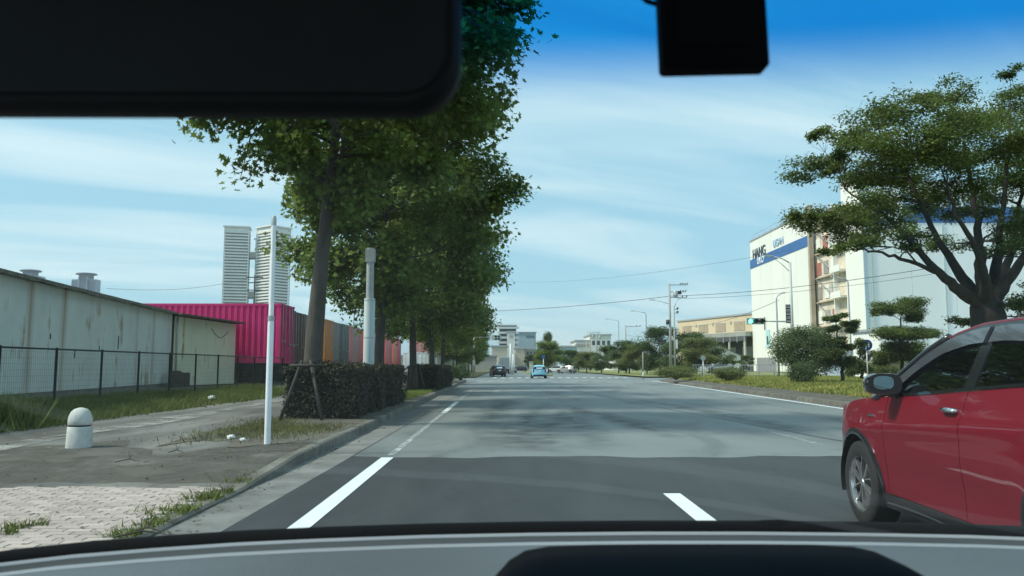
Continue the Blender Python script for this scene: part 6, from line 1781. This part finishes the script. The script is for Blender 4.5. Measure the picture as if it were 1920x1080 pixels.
# windscreen: slanted, slightly bowed pane; tint and a blue shade band at its top
m = bpy.data.materials.new('windscreen_glass'); t, b = nodes_of(m); t.nodes.remove(b); L = t.links.new
tcn = t.nodes.new('ShaderNodeTexCoord'); sp = t.nodes.new('ShaderNodeSeparateXYZ'); L(tcn.outputs['Object'], sp.inputs[0])
mr = t.nodes.new('ShaderNodeMapRange'); mr.interpolation_type = 'SMOOTHSTEP'; mr.inputs['From Min'].default_value = 1.458; mr.inputs['From Max'].default_value = 1.508
L(sp.outputs['Z'], mr.inputs['Value'])
mx = t.nodes.new('ShaderNodeMix'); mx.data_type = 'RGBA'; mx.inputs['A'].default_value = (.90,.97,.96,1); mx.inputs['B'].default_value = (.025,.36,.80,1); L(mr.outputs[0], mx.inputs['Factor'])
tr = t.nodes.new('ShaderNodeBsdfTransparent'); L(mx.outputs['Result'], tr.inputs['Color'])
gl = t.nodes.new('ShaderNodeBsdfGlossy'); gl.inputs['Roughness'].default_value = .02
ms = t.nodes.new('ShaderNodeMixShader')
frn = t.nodes.new('ShaderNodeFresnel'); frn.inputs['IOR'].default_value = 1.5
fm = t.nodes.new('ShaderNodeMath'); fm.operation = 'MULTIPLY'; fm.inputs[1].default_value = 1.1; L(frn.outputs[0], fm.inputs[0]); L(fm.outputs[0], ms.inputs[0])
L(tr.outputs[0], ms.inputs[1]); L(gl.outputs[0], ms.inputs[2]); L(ms.outputs[0], t.nodes['Material Output'].inputs['Surface'])
rows = []
for k in range(13):
    s_ = k/12; z = lerp(1.045,1.64,s_); yq = 1.02-1.085*(z-1.03)
    rows.append([Vector((x*(1-.10*s_), yq+.06-.16*(x/.75)**2, z)) for x in np.linspace(-.75,.75,21)])
MB().grid(rows).build('windscreen', m, cc_, True)
# roof edge and front pillars, outside this view
M_LINER = mat('headliner', (.10,.10,.10), .95, var=.05)
rt = rows[-1]
MB().grid([[p+Vector((0,.02,.01)) for p in rt],[p+Vector((0,-.06,.0)) for p in rt],[Vector((p.x,-.3,1.66)) for p in rt],[Vector((p.x,-.9,1.66)) for p in rt]]).build('roof_lining', M_LINER, cc_, True)
for s_ in (0,-1):
    pl = [r_[s_] for r_ in rows]
    MB().tube([pl[0]+Vector((0,.05,-.1))]+pl, .035, 8).build('front_pillar', M_LINER, cc_, True)

# rear-view mirror, upper left
M_MIR = mat('mirror_housing', (.020,.020,.021), .7, var=.1, scale=20, spec=.15)
M_MIRG = mat('mirror_dark_reflection', (.019,.020,.021), .6, var=.15, scale=12, spec=.15)  # reflection of a dark cabin put into the colour of a matt pane
ym = .38
x1, zb_ = P(862,120,ym).x, P(400,208,ym).z
x0, zt_ = x1-.262, zb_+.085
def rrect(x0,x1,z0,z1,r_,n=8):
    out = []
    for cx0, cz0, a0 in ((x1-r_,z0+r_,-math.pi/2),(x1-r_,z1-r_,0),(x0+r_,z1-r_,math.pi/2),(x0+r_,z0+r_,math.pi)):
        for k in range(n+1): a = a0+math.pi/2*k/n; out.append((cx0+r_*math.cos(a), cz0+r_*math.sin(a)))
    return out
mir = thing('rear_view_mirror', 'black rear-view mirror with rounded corner hanging at the top of the windscreen', 'mirror', ((x0+x1)/2,ym,(zb_+zt_)/2))
def loft(secs, name_, mt, par):
    mb = MB(); n = len(secs[0]); vs = [p for s_ in secs for p in s_]; fs = []
    for i in range(len(secs)-1):
        for k in range(n): fs.append((i*n+k,i*n+(k+1)%n,(i+1)*n+(k+1)%n,(i+1)*n+k))
    fs.append(tuple(range(n))[::-1]); fs.append(tuple((len(secs)-1)*n+k for k in range(n)))
    mb.add(vs, fs); return mb.build(name_, mt, par, True, sharp=40)
w2, h2 = (x1-x0)/2, (zt_-zb_)/2
sec = lambda e, y_, r_=.026: [(u,y_,v) for u,v in rrect(-w2+e,w2-e,-h2+e,h2-e,max(r_-e*.3,.004))]
loft([sec(.003,-.006),sec(0,0),sec(0,.012),sec(.006,.024),sec(.02,.034)],'housing',M_MIR,mir)
loft([sec(.0065,-.0085,.024),sec(.0062,-.0062,.024)],'glass',M_MIRG,mir)
MB().tube([(0.02,.03,.0),(.02,.10,.05),(.02,.11,.09)],[.014,.012,.016],10).build('stalk', M_MIR, mir, True)
# dash camera, upper right
yd = .44
pa, pb = P(1243,128,yd), P(1437,124,yd); pt = P(1252,0,yd)
dc = thing('dash_camera', 'matte black dash camera box hanging from the windscreen top', 'dash cam', ((pa.x+pb.x)/2,yd,pa.z), 0)
dc.rotation_euler = (0, R(-1.5), 0)
wdc = (pb.x-pa.x)/2
sec2 = lambda e, y_: [(u,y_,v) for u,v in rrect(-wdc+e,wdc+.002-e,.0+e,.072-e,.003)]
loft([sec2(.002,-.002),sec2(0,0),sec2(0,.012),sec2(.002,.014)],'body',M_GASKET,dc)
MB().boxm((-wdc+.008,-.0032,.012),(wdc-.008,-.0021,.062)).build('screen', mat('dashcam_screen',(.005,.005,.006),.8,var=0,spec=.1), dc)
MB().boxm((-.010,.0145,.03),(.010,.07,.066)).build('mount', M_GASKET, dc)
MB().tube([(0.02,.0142,.045),(0.02,.024,.045)],[.012,.010],14).build('lens', M_LENS, dc, True, sharp=40)
q = [P(1258,8,yd+.01),P(1235,9,yd+.012),P(1212,2,yd+.015),P(1196,-14,yd+.02),P(1185,-60,yd+.05)]
tag(MB().tube(q,.0016,6).build('power_cable', M_GASKET, None, True), 'thin black cable curving up from the dash camera', 'cable')

# ================================================================== AIR
hz = MB().boxm((-4200,-300,-1.2),(4200,9200,175)).build('haze', None)
hz['kind'] = 'stuff'; hz['label'] = 'pale summer haze over the whole road and port'; hz['category'] = 'haze'
m = bpy.data.materials.new('haze_air'); m.use_nodes = True; t = m.node_tree
t.nodes.remove(t.nodes['Principled BSDF'])
pv = t.nodes.new('ShaderNodeVolumePrincipled'); pv.inputs['Color'].default_value = (.80,.88,.93,1); pv.inputs['Density'].default_value = 0.00013; pv.inputs['Anisotropy'].default_value = 0.2
t.links.new(pv.outputs[0], t.nodes['Material Output'].inputs['Volume'])
hz.data.materials.append(m)
